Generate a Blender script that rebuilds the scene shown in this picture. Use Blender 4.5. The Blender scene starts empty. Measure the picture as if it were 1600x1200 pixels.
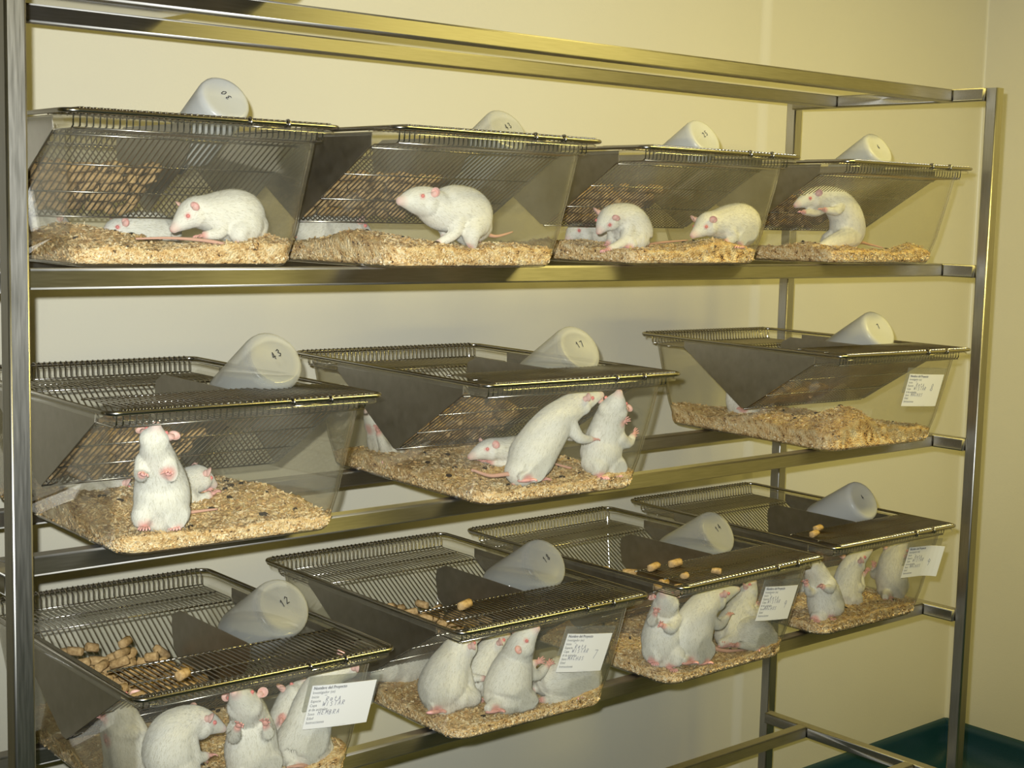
import bpy, bmesh, math, random
from mathutils import Vector, Matrix, Quaternion, noise

S = bpy.context.scene
COL = S.collection
V = Vector

# ------------------------------------------------------------------ camera
FPX = 2299.06
CAM = V((-0.2734, -1.7910, 1.5271))
YAW, PITCH, ROLL = 0.7099, -0.1143, 0.0242
FW = V((math.sin(YAW) * math.cos(PITCH), math.cos(YAW) * math.cos(PITCH), math.sin(PITCH)))
R0 = V((math.cos(YAW), -math.sin(YAW), 0)); U0 = R0.cross(FW)
RT = R0 * math.cos(ROLL) + U0 * math.sin(ROLL)
UP = U0 * math.cos(ROLL) - R0 * math.sin(ROLL)
cam_data = bpy.data.cameras.new('camera')
cam_data.sensor_width = 36.0
cam_data.lens = FPX * 36.0 / 1600.0
cam_data.clip_start = 0.02
cam = bpy.data.objects.new('camera', cam_data); COL.objects.link(cam)
cam.matrix_world = Matrix(((RT.x, UP.x, -FW.x, CAM.x), (RT.y, UP.y, -FW.y, CAM.y), (RT.z, UP.z, -FW.z, CAM.z), (0, 0, 0, 1)))
S.camera = cam

# ------------------------------------------------------------------ world, lights, exposure
wd = bpy.data.worlds.new('world'); S.world = wd; wd.use_nodes = True
bg = wd.node_tree.nodes['Background']; bg.inputs[0].default_value = (1.0, 0.85, 0.5, 1); bg.inputs[1].default_value = 0.08

def lamp(name, kind, loc, energy, color, size=0.1, size_y=None, aim=None):
    l = bpy.data.lights.new(name, kind); l.energy = energy; l.color = color
    o = bpy.data.objects.new(name, l); COL.objects.link(o); o.location = loc
    if kind == 'AREA':
        l.shape = 'RECTANGLE'; l.size = size; l.size_y = size_y or size
    else:
        l.shadow_soft_size = size
    if aim is not None:
        o.rotation_euler = (V(aim) - V(loc)).to_track_quat('-Z', 'Y').to_euler()
    return o
# the compact camera's own flash, a little above and left of the lens
fl = lamp('camera_flash', 'SPOT', CAM - RT * 0.026 + UP * 0.040, 222.0, (0.95, 1.0, 1.0), 0.009, None, CAM + FW * 3 - RT * 0.12 + UP * 0.30)
fl.data.spot_size = math.radians(74); fl.data.spot_blend = 1.0
# the room's warm ceiling lamps
WARM = (1.0, 0.835, 0.235)
lamp('ceiling_lamp', 'AREA', (2.15, -1.05, 2.58), 37.0, WARM, 1.2, 0.3, (2.15, -1.05, 0))
lamp('ceiling_lamp', 'AREA', (0.1, -1.9, 2.58), 12.0, WARM, 1.2, 0.3, (0.1, -1.9, 0))

S.view_settings.view_transform = 'Standard'
S.view_settings.look = 'None'
S.view_settings.gamma = 1.0
S.view_settings.use_curve_mapping = False
S.view_settings.exposure = 0.0
cy = S.cycles
cy.max_bounces = 8; cy.diffuse_bounces = 3; cy.glossy_bounces = 3; cy.transmission_bounces = 4
cy.transparent_max_bounces = 28; cy.caustics_reflective = False; cy.caustics_refractive = False
cy.sample_clamp_indirect = 4.0

# ------------------------------------------------------------------ materials
def lin(r, g, b):
    f = lambda c: c / 12.92 if c <= 0.04045 else ((c + 0.055) / 1.055) ** 2.4
    return (f(r / 255), f(g / 255), f(b / 255), 1)

def mat(name):
    m = bpy.data.materials.new(name); m.use_nodes = True
    nt = m.node_tree
    return m, nt, nt.nodes['Principled BSDF']
def N(nt, t, **kw):
    n = nt.nodes.new(t)
    for k, v in kw.items():
        if k in n.inputs: n.inputs[k].default_value = v
        else: setattr(n, k, v)
    return n
def noise_bump(nt, bsdf, scale, strength, dist=0.001, detail=4, stretch=None, coord='Object'):
    tc = N(nt, 'ShaderNodeTexCoord'); src = tc.outputs[coord]
    if stretch:
        mp = N(nt, 'ShaderNodeMapping'); mp.inputs['Scale'].default_value = stretch
        nt.links.new(src, mp.inputs[0]); src = mp.outputs[0]
    nz = N(nt, 'ShaderNodeTexNoise'); nz.inputs['Scale'].default_value = scale; nz.inputs['Detail'].default_value = detail
    nt.links.new(src, nz.inputs['Vector'])
    b = N(nt, 'ShaderNodeBump'); b.inputs['Strength'].default_value = strength; b.inputs['Distance'].default_value = dist
    nt.links.new(nz.outputs['Fac'], b.inputs['Height']); nt.links.new(b.outputs[0], bsdf.inputs['Normal'])
    return nz
def vary(nt, bsdf, nz, c0, c1, lo=0.35, hi=0.65):
    r = N(nt, 'ShaderNodeValToRGB'); e = r.color_ramp.elements
    e[0].position = lo; e[0].color = c0; e[1].position = hi; e[1].color = c1
    nt.links.new(nz.outputs['Fac'], r.inputs[0]); nt.links.new(r.outputs[0], bsdf.inputs['Base Color'])
    return r
def simple(name, col, rough=0.5, metal=0.0, spec=0.5, bump=None):
    m, nt, b = mat(name)
    b.inputs['Base Color'].default_value = col; b.inputs['Roughness'].default_value = rough
    b.inputs['Metallic'].default_value = metal; b.inputs['Specular IOR Level'].default_value = spec
    if bump: noise_bump(nt, b, *bump)
    return m

def wall_paint(name, c0, c1, rough):
    m, nt, b = mat(name)
    b.inputs['Roughness'].default_value = rough; b.inputs['Specular IOR Level'].default_value = 0.45
    noise_bump(nt, b, 210.0, 0.22, 0.0012, 3)
    nz = N(nt, 'ShaderNodeTexNoise'); nz.inputs['Scale'].default_value = 1.3; nz.inputs['Detail'].default_value = 5
    tc = N(nt, 'ShaderNodeTexCoord'); nt.links.new(tc.outputs['Object'], nz.inputs['Vector'])
    vary(nt, b, nz, c0, c1, 0.3, 0.7)
    return m
M_WALL = wall_paint('cream_wall_paint', (0.70, 0.655, 0.525, 1), (0.74, 0.70, 0.57, 1), 0.34)
M_DARK_BAND = wall_paint('added_teal_band', (0.02, 0.06, 0.065, 1), (0.025, 0.07, 0.075, 1), 0.4)  # for the unseen lower walls, added dark for the steel to mirror
M_CEIL = wall_paint('ceiling_paint', (0.72, 0.69, 0.6, 1), (0.76, 0.73, 0.64, 1), 0.6)
M_TEAL = wall_paint('teal_epoxy', (0.008, 0.042, 0.060, 1), (0.011, 0.052, 0.072, 1), 0.30)

def brushed(name, col0, col1, rough, stretch, scale=420, axis=None):
    m, nt, b = mat(name)
    if axis:                                  # brushed lines: the sheen spreads across them
        tg = N(nt, 'ShaderNodeTangent', direction_type='RADIAL', axis=axis); nt.links.new(tg.outputs[0], b.inputs['Tangent'])
        b.inputs['Anisotropic'].default_value = 0.85 if axis == 'X' else 0.35
    b.inputs['Metallic'].default_value = 1.0
    nz = noise_bump(nt, b, scale, 0.10, 0.0004, 3, stretch)
    vary(nt, b, nz, col0, col1, 0.25, 0.75)
    mr = N(nt, 'ShaderNodeMapRange'); mr.inputs['To Min'].default_value = rough - 0.06; mr.inputs['To Max'].default_value = rough + 0.08
    nt.links.new(nz.outputs['Fac'], mr.inputs['Value']); nt.links.new(mr.outputs[0], b.inputs['Roughness'])
    return m
M_STEEL = brushed('brushed_steel_tube', (0.43, 0.41, 0.37, 1), (0.53, 0.51, 0.47, 1), 0.52, (0.06, 1, 1), 420, 'X')
M_STEELV = brushed('brushed_steel_upright', (0.42, 0.405, 0.37, 1), (0.52, 0.50, 0.46, 1), 0.36, (1, 1, 0.05), 420, 'Z')
M_WELD = simple('weld_scale', (0.05, 0.045, 0.035, 1), 0.45, 0.9)
M_WIRE = simple('stainless_wire', (0.42, 0.395, 0.35, 1), 0.24, 1.0)
M_PLATE = brushed('steel_sheet', (0.40, 0.37, 0.31, 1), (0.48, 0.45, 0.39, 1), 0.42, (1, 1, 1), 60)

def clear_plastic(name, tint, haze_col, haze, gloss=0.85, rough=0.03, edge=2.6, deep=None, glow=0.0):
    m, nt, b = mat(name); nt.nodes.remove(b)
    out = nt.nodes['Material Output']
    lw = N(nt, 'ShaderNodeLayerWeight'); lw.inputs['Blend'].default_value = 0.5
    pw = N(nt, 'ShaderNodeMath', operation='POWER'); pw.inputs[1].default_value = 4.0
    nt.links.new(lw.outputs['Facing'], pw.inputs[0])
    ml = N(nt, 'ShaderNodeMath', operation='MULTIPLY_ADD'); ml.inputs[1].default_value = gloss; ml.inputs[2].default_value = 0.04
    nt.links.new(pw.outputs[0], ml.inputs[0])
    # longer path through the sheet at grazing angles: deeper tint
    tr = N(nt, 'ShaderNodeBsdfTransparent')
    p2 = N(nt, 'ShaderNodeMath', operation='POWER'); p2.inputs[1].default_value = edge
    nt.links.new(lw.outputs['Facing'], p2.inputs[0])
    mx = N(nt, 'ShaderNodeMixRGB'); mx.inputs[1].default_value = tint; mx.inputs[2].default_value = deep or tuple(c ** 3.2 for c in tint[:3]) + (1,)
    nt.links.new(p2.outputs[0], mx.inputs[0]); nt.links.new(mx.outputs[0], tr.inputs[0])
    # fine scratches make the sheet slightly milky
    tc = N(nt, 'ShaderNodeTexCoord'); nz = N(nt, 'ShaderNodeTexNoise'); nz.inputs['Scale'].default_value = 9.0; nz.inputs['Detail'].default_value = 6
    nt.links.new(tc.outputs['Object'], nz.inputs['Vector'])
    hz = N(nt, 'ShaderNodeMapRange'); hz.inputs['From Min'].default_value = 0.35; hz.inputs['From Max'].default_value = 0.75
    hz.inputs['To Min'].default_value = haze * 0.5; hz.inputs['To Max'].default_value = haze * 1.6
    nt.links.new(nz.outputs['Fac'], hz.inputs['Value'])
    df = N(nt, 'ShaderNodeBsdfDiffuse'); df.inputs[0].default_value = haze_col
    p5 = N(nt, 'ShaderNodeMath', operation='POWER'); p5.inputs[1].default_value = 5.0; nt.links.new(lw.outputs['Facing'], p5.inputs[0])
    hz2 = N(nt, 'ShaderNodeMath', operation='MULTIPLY_ADD'); hz2.inputs[1].default_value = glow; nt.links.new(p5.outputs[0], hz2.inputs[0]); nt.links.new(hz.outputs[0], hz2.inputs[2]); hz = hz2  # extra diffuse at grazing angles imitates light glowing in the sheet's edges
    m1 = N(nt, 'ShaderNodeMixShader'); nt.links.new(hz.outputs[0], m1.inputs[0]); nt.links.new(tr.outputs[0], m1.inputs[1]); nt.links.new(df.outputs[0], m1.inputs[2])
    gl = N(nt, 'ShaderNodeBsdfGlossy'); gl.inputs['Roughness'].default_value = rough
    m2 = N(nt, 'ShaderNodeMixShader'); nt.links.new(ml.outputs[0], m2.inputs[0]); nt.links.new(m1.outputs[0], m2.inputs[1]); nt.links.new(gl.outputs[0], m2.inputs[2])
    nt.links.new(m2.outputs[0], out.inputs[0])
    return m
M_TUB = clear_plastic('clear_polycarbonate', (0.982, 0.978, 0.955, 1), (0.74, 0.71, 0.60, 1), 0.032, 0.9, 0.03, 3.6, (0.70, 0.64, 0.46, 1), 0.38)
M_SLEEVE = clear_plastic('clear_vinyl_sleeve', (0.93, 0.93, 0.90, 1), (0.6, 0.6, 0.55, 1), 0.16, 0.9, 0.12)
M_WATER = clear_plastic('water', (0.74, 0.76, 0.74, 1), (0.40, 0.41, 0.38, 1), 0.30, 0.9, 0.02)

def milky(name, white, clear):
    m, nt, b = mat(name); out = nt.nodes['Material Output']
    b.inputs['Base Color'].default_value = white; b.inputs['Roughness'].default_value = 0.28; b.inputs['Specular IOR Level'].default_value = 0.5
    tl = N(nt, 'ShaderNodeBsdfTranslucent'); tl.inputs[0].default_value = white
    m1 = N(nt, 'ShaderNodeMixShader'); m1.inputs[0].default_value = 0.38
    nt.links.new(b.outputs[0], m1.inputs[1]); nt.links.new(tl.outputs[0], m1.inputs[2])
    tr = N(nt, 'ShaderNodeBsdfTransparent'); tr.inputs[0].default_value = (0.96, 0.96, 0.94, 1)
    lw = N(nt, 'ShaderNodeLayerWeight'); lw.inputs['Blend'].default_value = 0.5
    mr = N(nt, 'ShaderNodeMapRange'); mr.inputs['To Min'].default_value = clear; mr.inputs['To Max'].default_value = clear * 0.35
    nt.links.new(lw.outputs['Facing'], mr.inputs['Value'])
    m2 = N(nt, 'ShaderNodeMixShader'); nt.links.new(mr.outputs[0], m2.inputs[0])
    nt.links.new(m1.outputs[0], m2.inputs[1]); nt.links.new(tr.outputs[0], m2.inputs[2])
    nt.links.new(m2.outputs[0], out.inputs[0])
    return m
M_BOTTLE = milky('milky_polypropylene', (0.82, 0.815, 0.77, 1), 0.80)
M_BOTTLE2 = milky('milky_polypropylene_white', (0.86, 0.86, 0.83, 1), 0.25)
M_STOP = simple('black_rubber', (0.02, 0.02, 0.02, 1), 0.6)
M_INK = simple('black_ink', (0.02, 0.02, 0.025, 1), 0.7)
M_PENCIL = simple('pencil_writing', (0.22, 0.22, 0.27, 1), 0.8)
M_PRINT = simple('grey_print', (0.10, 0.10, 0.11, 1), 0.8)
M_PAPER = simple('white_card', (0.86, 0.85, 0.84, 1), 0.7)
M_EYE = simple('red_eye', (0.86, 0.26, 0.25, 1), 0.12, 0.0, 0.7)  # bright red carries the flash's red-eye reflection in the base colour
M_SKIN = simple('pink_skin', (0.80, 0.42, 0.38, 1), 0.5, 0.0, 0.35, (220, 0.25, 0.0006))
M_EAR = simple('pink_ear', (0.82, 0.52, 0.48, 1), 0.5, 0.0, 0.3)
M_TAIL = simple('pink_scaly_tail', (0.74, 0.43, 0.34, 1), 0.55, 0.0, 0.3, (500, 0.4, 0.0006))
M_SACK = simple('paper_sack', (0.55, 0.47, 0.34, 1), 0.8, 0, 0.2, (40, 0.6, 0.004))

m, nt, b = mat('white_fur'); M_FUR = m
at = N(nt, 'ShaderNodeAttribute', attribute_name='pink')
nz = noise_bump(nt, b, 520, 0.55, 0.0016, 5)
nz2 = N(nt, 'ShaderNodeTexNoise'); nz2.inputs['Scale'].default_value = 22; tc = N(nt, 'ShaderNodeTexCoord'); nt.links.new(tc.outputs['Object'], nz2.inputs['Vector'])
rp = N(nt, 'ShaderNodeValToRGB'); rp.color_ramp.elements[0].position = 0.3; rp.color_ramp.elements[0].color = (0.86, 0.83, 0.735, 1); rp.color_ramp.elements[1].position = 0.65; rp.color_ramp.elements[1].color = (0.92, 0.905, 0.85, 1)
nt.links.new(nz2.outputs['Fac'], rp.inputs[0])
mx = N(nt, 'ShaderNodeMixRGB'); mx.inputs[2].default_value = (0.80, 0.42, 0.38, 1)
nt.links.new(at.outputs['Fac'], mx.inputs[0]); nt.links.new(rp.outputs[0], mx.inputs[1]); nt.links.new(mx.outputs[0], b.inputs['Base Color'])
b.inputs['Roughness'].default_value = 0.75; b.inputs['Specular IOR Level'].default_value = 0.15
b.inputs['Sheen Weight'].default_value = 0.5; b.inputs['Sheen Roughness'].default_value = 0.5

m, nt, b = mat('fur_hairs'); M_HAIR = m
at = N(nt, 'ShaderNodeAttribute', attribute_name='shade'); an = N(nt, 'ShaderNodeAttribute', attribute_name='skin_normal')
vt = N(nt, 'ShaderNodeVectorTransform', vector_type='NORMAL', convert_from='OBJECT', convert_to='WORLD')
nt.links.new(an.outputs['Vector'], vt.inputs[0]); nt.links.new(vt.outputs[0], b.inputs['Normal'])
rp = N(nt, 'ShaderNodeValToRGB'); rp.color_ramp.elements[0].color = (0.62, 0.58, 0.46, 1); rp.color_ramp.elements[1].color = (0.95, 0.94, 0.90, 1)
nt.links.new(at.outputs['Fac'], rp.inputs[0]); nt.links.new(rp.outputs[0], b.inputs['Base Color'])
b.inputs['Roughness'].default_value = 0.7; b.inputs['Specular IOR Level'].default_value = 0.2

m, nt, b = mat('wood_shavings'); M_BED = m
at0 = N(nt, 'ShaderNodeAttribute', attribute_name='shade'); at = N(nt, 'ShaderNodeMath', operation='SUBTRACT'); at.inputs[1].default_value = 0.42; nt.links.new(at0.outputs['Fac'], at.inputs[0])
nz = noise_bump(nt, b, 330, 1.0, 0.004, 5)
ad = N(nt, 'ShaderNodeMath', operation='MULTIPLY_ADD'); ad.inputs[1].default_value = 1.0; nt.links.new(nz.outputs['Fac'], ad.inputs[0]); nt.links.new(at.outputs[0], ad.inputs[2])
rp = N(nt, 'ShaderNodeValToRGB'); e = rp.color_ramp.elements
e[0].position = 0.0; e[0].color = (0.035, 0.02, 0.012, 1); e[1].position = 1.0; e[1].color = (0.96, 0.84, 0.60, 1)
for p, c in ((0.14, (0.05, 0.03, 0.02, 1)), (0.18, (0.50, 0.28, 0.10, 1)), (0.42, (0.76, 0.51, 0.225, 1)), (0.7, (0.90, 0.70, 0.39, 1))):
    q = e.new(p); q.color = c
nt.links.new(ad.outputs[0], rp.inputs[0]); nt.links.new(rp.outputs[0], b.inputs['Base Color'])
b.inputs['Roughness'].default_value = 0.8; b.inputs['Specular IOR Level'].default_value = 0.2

m, nt, b = mat('feed_pellet'); M_PELLET = m
nz = noise_bump(nt, b, 190, 0.8, 0.0016, 5)
vary(nt, b, nz, (0.33, 0.205, 0.085, 1), (0.58, 0.40, 0.19, 1), 0.3, 0.7)
b.inputs['Roughness'].default_value = 0.85; b.inputs['Specular IOR Level'].default_value = 0.15

# ------------------------------------------------------------------ helpers
def mesh_of(name, bm, mats, smooth=True):
    me = bpy.data.meshes.new(name)
    bmesh.ops.recalc_face_normals(bm, faces=bm.faces)
    bm.to_mesh(me); bm.free()
    for mm in (mats if isinstance(mats, (list, tuple)) else [mats]): me.materials.append(mm)
    if smooth: me.polygons.foreach_set('use_smooth', [True] * len(me.polygons))
    return me
def put(name, me, parent=None, loc=None, rot=None, matrix=None):
    o = bpy.data.objects.new(name, me); COL.objects.link(o)
    if parent is not None: o.parent = parent
    if matrix is not None: o.matrix_local = matrix
    if loc is not None: o.location = loc
    if rot is not None: o.rotation_euler = rot
    return o
def tag(o, label=None, cat=None, group=None, kind=None):
    if label: o['label'] = label
    if cat: o['category'] = cat
    if group: o['group'] = group
    if kind: o['kind'] = kind
    return o
def empty(name, loc=(0, 0, 0), rz=0.0):
    o = bpy.data.objects.new(name, None); COL.objects.link(o); o.location = loc; o.rotation_euler = (0, 0, rz); o.empty_display_size = 0.05
    return o
def box(bm, x0, x1, y0, y1, z0, z1):
    vs = [bm.verts.new((x, y, z)) for x in (x0, x1) for y in (y0, y1) for z in (z0, z1)]
    for f in ((0, 1, 3, 2), (4, 6, 7, 5), (0, 4, 5, 1), (2, 3, 7, 6), (0, 2, 6, 4), (1, 5, 7, 3)):
        bm.faces.new([vs[i] for i in f])
def frames(pts, hint=None):
    """Tangent and two normals along a polyline."""
    n = len(pts); out = []; prev = None
    for i in range(n):
        t = (pts[min(i + 1, n - 1)] - pts[max(i - 1, 0)]).normalized()
        if prev is None:
            h = hint or (V((0, 0, 1)) if abs(t.z) < 0.9 else V((1, 0, 0)))
            a = (h - t * h.dot(t)).normalized()
        else:
            a = (prev - t * prev.dot(t)).normalized()
        prev = a; out.append((t, a, t.cross(a)))
    return out
def tube(bm, pts, rad, seg=6, cap=True, closed=False, mi=0):
    pts = [V(p) for p in pts]; n = len(pts)
    rads = rad if isinstance(rad, (list, tuple)) else [rad] * n
    fr = frames(pts)
    if closed:
        fr = []
        for i in range(n):
            t = (pts[(i + 1) % n] - pts[i - 1]).normalized(); a = V((0, 0, 1)); a = (a - t * a.dot(t)).normalized(); fr.append((t, a, t.cross(a)))
    rings = []
    for p, r, (t, a, b_) in zip(pts, rads, fr):
        rings.append([bm.verts.new(p + a * (r * math.cos(2 * math.pi * k / seg)) + b_ * (r * math.sin(2 * math.pi * k / seg))) for k in range(seg)])
    for i in range(n if closed else n - 1):
        A, B = rings[i], rings[(i + 1) % n]
        for k in range(seg):
            f = bm.faces.new((A[k], A[(k + 1) % seg], B[(k + 1) % seg], B[k])); f.material_index = mi
    if cap and not closed:
        for rg in (rings[0][::-1], rings[-1]):
            f = bm.faces.new(rg); f.material_index = mi
def catmull(pts, per=6):
    """Catmull-Rom through tuples of any length."""
    P = [pts[0]] + list(pts) + [pts[-1]]; out = []
    for i in range(1, len(P) - 2):
        for s in range(per):
            t = s / per; t2 = t * t; t3 = t2 * t
            out.append(tuple(0.5 * (2 * b_ + (c - a) * t + (2 * a - 5 * b_ + 4 * c - d) * t2 + (3 * b_ - a - 3 * c + d) * t3)
                             for a, b_, c, d in zip(P[i - 1], P[i], P[i + 1], P[i + 2])))
    out.append(tuple(pts[-1]))
    return out
def ball(bm, c, rx, ry=None, rz=None, axes=None, seg=12, rings=8, mi=0):
    ry = ry or rx; rz = rz or rx
    X, Y, Z = axes or (V((1, 0, 0)), V((0, 1, 0)), V((0, 0, 1)))
    c = V(c); top = bm.verts.new(c + Z * rz); botv = bm.verts.new(c - Z * rz); rg = []
    for i in range(1, rings):
        th = math.pi * i / rings
        rg.append([bm.verts.new(c + X * (rx * math.sin(th) * math.cos(2 * math.pi * k / seg)) + Y * (ry * math.sin(th) * math.sin(2 * math.pi * k / seg)) + Z * (rz * math.cos(th))) for k in range(seg)])
    for k in range(seg):
        fs = [bm.faces.new((top, rg[0][k], rg[0][(k + 1) % seg])), bm.faces.new((botv, rg[-1][(k + 1) % seg], rg[-1][k]))]
        for i in range(len(rg) - 1):
            fs.append(bm.faces.new((rg[i][k], rg[i + 1][k], rg[i + 1][(k + 1) % seg], rg[i][(k + 1) % seg])))
        for f in fs: f.material_index = mi
def rrect(hx, hy, r, n=6):
    out = []
    for sx, sy, a0 in ((1, -1, -90), (1, 1, 0), (-1, 1, 90), (-1, -1, 180)):
        for k in range(n + 1):
            a = math.radians(a0 + 90.0 * k / n)
            out.append((sx * (hx - r) + r * math.cos(a), sy * (hy - r) + r * math.sin(a)))
    return out
def bar_tube(name, p0, p1, up, w=0.0248, ch=0.0028, m=None, parent=None):
    """Square steel tube with rounded arrises from p0 to p1 (centre line)."""
    p0, p1 = V(p0), V(p1); t = (p1 - p0).normalized(); a = V(up); b_ = t.cross(a)
    h = w / 2; prof = []
    for cx, cy_, a0 in ((1, 1, 0), (-1, 1, 90), (-1, -1, 180), (1, -1, 270)):
        for k in range(4):
            an = math.radians(a0 + 30 * k)
            prof.append((cx * (h - ch) + ch * math.cos(an), cy_ * (h - ch) + ch * math.sin(an)))
    bm = bmesh.new(); o = p0
    R = [[bm.verts.new(q - o + a * x + b_ * y) for x, y in prof] for q in (p0, p1)]
    n = len(prof)
    for k in range(n): bm.faces.new((R[0][k], R[0][(k + 1) % n], R[1][(k + 1) % n], R[1][k]))
    bm.faces.new(R[0][::-1]); bm.faces.new(R[1])
    me = mesh_of(name, bm, m, True)
    me.polygons.foreach_set('use_smooth', [p.area < w * 0.3 * (p1 - p0).length for p in me.polygons])
    ob = put(name, me, parent, loc=o)
    return ob

# stroke letters for pen and pencil marks: polylines in a 0..1 box
GL = {'R': ['0,0 0,1 .6,.95 .6,.6 0,.5 .65,0'], 'A': ['0,0 .35,1 .7,0', '.15,.4 .55,.4'], 'a': ['.6,.6 .2,.6 0,.3 .2,0 .5,.1 .6,.6 .65,0'],
      't': ['.3,1 .3,.1 .5,0', '.05,.65 .6,.65'], 'T': ['0,1 .8,1', '.4,1 .4,0'], 'W': ['0,1 .2,0 .45,.7 .65,0 .9,1'], 'I': ['.2,1 .2,0'],
      'S': ['.6,.9 .2,1 .05,.75 .5,.45 .55,.1 .1,0'], 'M': ['0,0 .1,1 .4,.3 .7,1 .8,0'], 'C': ['.6,.85 .2,1 0,.5 .2,0 .6,.15'], 'H': ['0,1 0,0', '.6,1 .6,0', '0,.5 .6,.5'],
      'O': ['.3,1 0,.6 .1,.1 .4,0 .65,.4 .5,.9 .3,1'], 'E': ['.6,1 0,1 0,0 .6,0', '0,.5 .45,.5'], 'B': ['0,0 0,1 .5,.9 .45,.6 0,.5 .6,.35 .5,0 0,0'],
      '7': ['0,1 .6,1 .2,0'], '8': ['.3,.5 .05,.75 .3,1 .55,.75 .3,.5 0,.2 .3,0 .6,.2 .3,.5'], '9': ['.55,.7 .3,.5 .05,.7 .3,1 .55,.75 .45,.3 .35,0'],
      '0': ['.3,1 0,.6 .1,.1 .35,0 .6,.4 .5,.9 .3,1'], '1': ['.1,.75 .35,1 .35,0'], '2': ['0,.8 .3,1 .6,.75 0,0 .6,0'], '3': ['0,.9 .4,1 .5,.75 .2,.55 .6,.3 .3,0 0,.1'],
      '4': ['.4,0 .4,1 0,.35 .65,.35'], '6': ['.5,1 .1,.5 .05,.15 .3,0 .55,.2 .35,.45 .1,.3'], '-': ['0,.5 .7,.5'], '5': ['.6,1 .1,1 .05,.55 .4,.6 .6,.3 .3,0 0,.1']}
def strokes(bm, text, x, y, size, pen, gap=0.95, slant=0.12, seed=1):
    rg = random.Random(seed)
    for ch in text:
        if ch in GL:
            dy = rg.uniform(-0.08, 0.12) * size
            for s in GL[ch]:
                pts = [tuple(map(float, q.split(','))) for q in s.split()]
                pts = [V((x + (px + slant * py) * size * 0.75, y + dy + py * size, 0)) for px, py in pts]
                for a, b_ in zip(pts[:-1], pts[1:]):
                    d = (b_ - a)
                    if d.length < 1e-7: continue
                    d.normalize(); n = V((-d.y, d.x, 0)) * pen; e_ = d * pen * 0.6
                    bm.faces.new([bm.verts.new(q) for q in (a - n - e_, b_ - n + e_, b_ + n + e_, a + n - e_)])
        x += size * gap * rg.uniform(0.92, 1.06)
    return x
def print_text(bm, text, x, y, size):
    cu = bpy.data.curves.new('print', 'FONT'); cu.body = text; cu.size = size; cu.resolution_u = 2
    o = bpy.data.objects.new('print', cu); COL.objects.link(o)
    me = bpy.data.meshes.new_from_object(o.evaluated_get(bpy.context.evaluated_depsgraph_get()))
    me.transform(Matrix.Translation((x, y, 0)) @ Matrix.Diagonal((0.92, 1, 1, 1)))
    bm.from_mesh(me)
    bpy.data.objects.remove(o); bpy.data.curves.remove(cu); bpy.data.meshes.remove(me)

# ------------------------------------------------------------------ the room
WY, WX, ZC = 0.50, 3.36, 2.62           # back wall face, right wall face, ceiling height
XL, YF = -3.2, -5.5
STEP_X, STEP_Y = 2.447, 0.490           # the back wall steps forward by a few centimetres behind the rear upright
def wall_strip(name, path, z0, z1, m):
    bm = bmesh.new(); lo = [bm.verts.new((x, y, z0)) for x, y in path]; hi = [bm.verts.new((x, y, z1)) for x, y in path]
    for i in range(len(path) - 1): bm.faces.new((lo[i], lo[i + 1], hi[i + 1], hi[i]))
    return tag(put(name, mesh_of(name, bm, m)), kind='structure')
def two_tone(name, a, c_, zs=1.15):          # cream above an unseen dark teal band, added to darken the steel's reflections
    bm = bmesh.new()
    for i, (z0, z1) in enumerate(((zs, ZC), (0, zs))):
        f = bm.faces.new([bm.verts.new(p) for p in ((a[0], a[1], z0), (c_[0], c_[1], z0), (c_[0], c_[1], z1), (a[0], a[1], z1))]); f.material_index = i
    return tag(put(name, mesh_of(name, bm, [M_WALL, M_DARK_BAND])), kind='structure')
def arc(cx, cy_, r, a0, a1, n=8):
    return [(cx + r * math.cos(math.radians(a0 + (a1 - a0) * k / n)), cy_ + r * math.sin(math.radians(a0 + (a1 - a0) * k / n))) for k in range(n + 1)]
r1, r2 = 0.006, 0.005
soft = lambda t: t * t * (3 - 2 * t)
path = [(XL, WY)] + [(STEP_X - 0.017 + 0.034 * k / 12, WY + (STEP_Y - WY) * soft(k / 12)) for k in range(13)] + arc(WX - 0.01, STEP_Y - 0.01, 0.01, 90, 45, 4)
wall_strip('wall_back', path, 0, ZC, M_WALL)
wall_strip('wall_right', arc(WX - 0.01, STEP_Y - 0.01, 0.01, 45, 0, 4) + [(WX, YF)], 0, ZC, M_WALL)
two_tone('wall_left', (XL, YF), (XL, WY))
two_tone('wall_front', (WX, YF), (XL, YF))
for nm, z, mm in (('floor', 0.0, M_TEAL), ('ceiling', ZC, M_CEIL)):
    bm = bmesh.new(); bm.faces.new([bm.verts.new(p) for p in ((XL, YF, z), (WX, YF, z), (WX, WY, z), (XL, WY, z))])
    tag(put(nm, mesh_of(nm, bm, mm, False)), kind='structure')
# teal coved skirting, poured up the wall: a raised lip over a hollow curve
def cove(name, pts, inward):
    prof = [(-0.006, 0.124), (0.0, 0.123), (0.004, 0.119), (0.006, 0.10), (0.010, 0.07), (0.020, 0.040), (0.038, 0.018), (0.062, 0.006), (0.09, 0.002)]
    bm = bmesh.new(); rows = []
    for (x, y), (nx, ny) in zip(pts, inward):
        rows.append([bm.verts.new((x + nx * (d + 0.004), y + ny * (d + 0.004), z)) for d, z in prof])
    for A, B in zip(rows[:-1], rows[1:]):
        for k in range(len(prof) - 1): bm.faces.new((A[k], A[k + 1], B[k + 1], B[k]))
    return tag(put(name, mesh_of(name, bm, M_TEAL)), kind='structure')
wob = lambda k: 0.003 * math.sin(k * 2.3)
cove('baseboard_back', [(STEP_X, STEP_Y), (2.75, STEP_Y), (3.05, STEP_Y), (WX, STEP_Y)], [(0, -1)] * 3 + [(-1, -1)])
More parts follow.
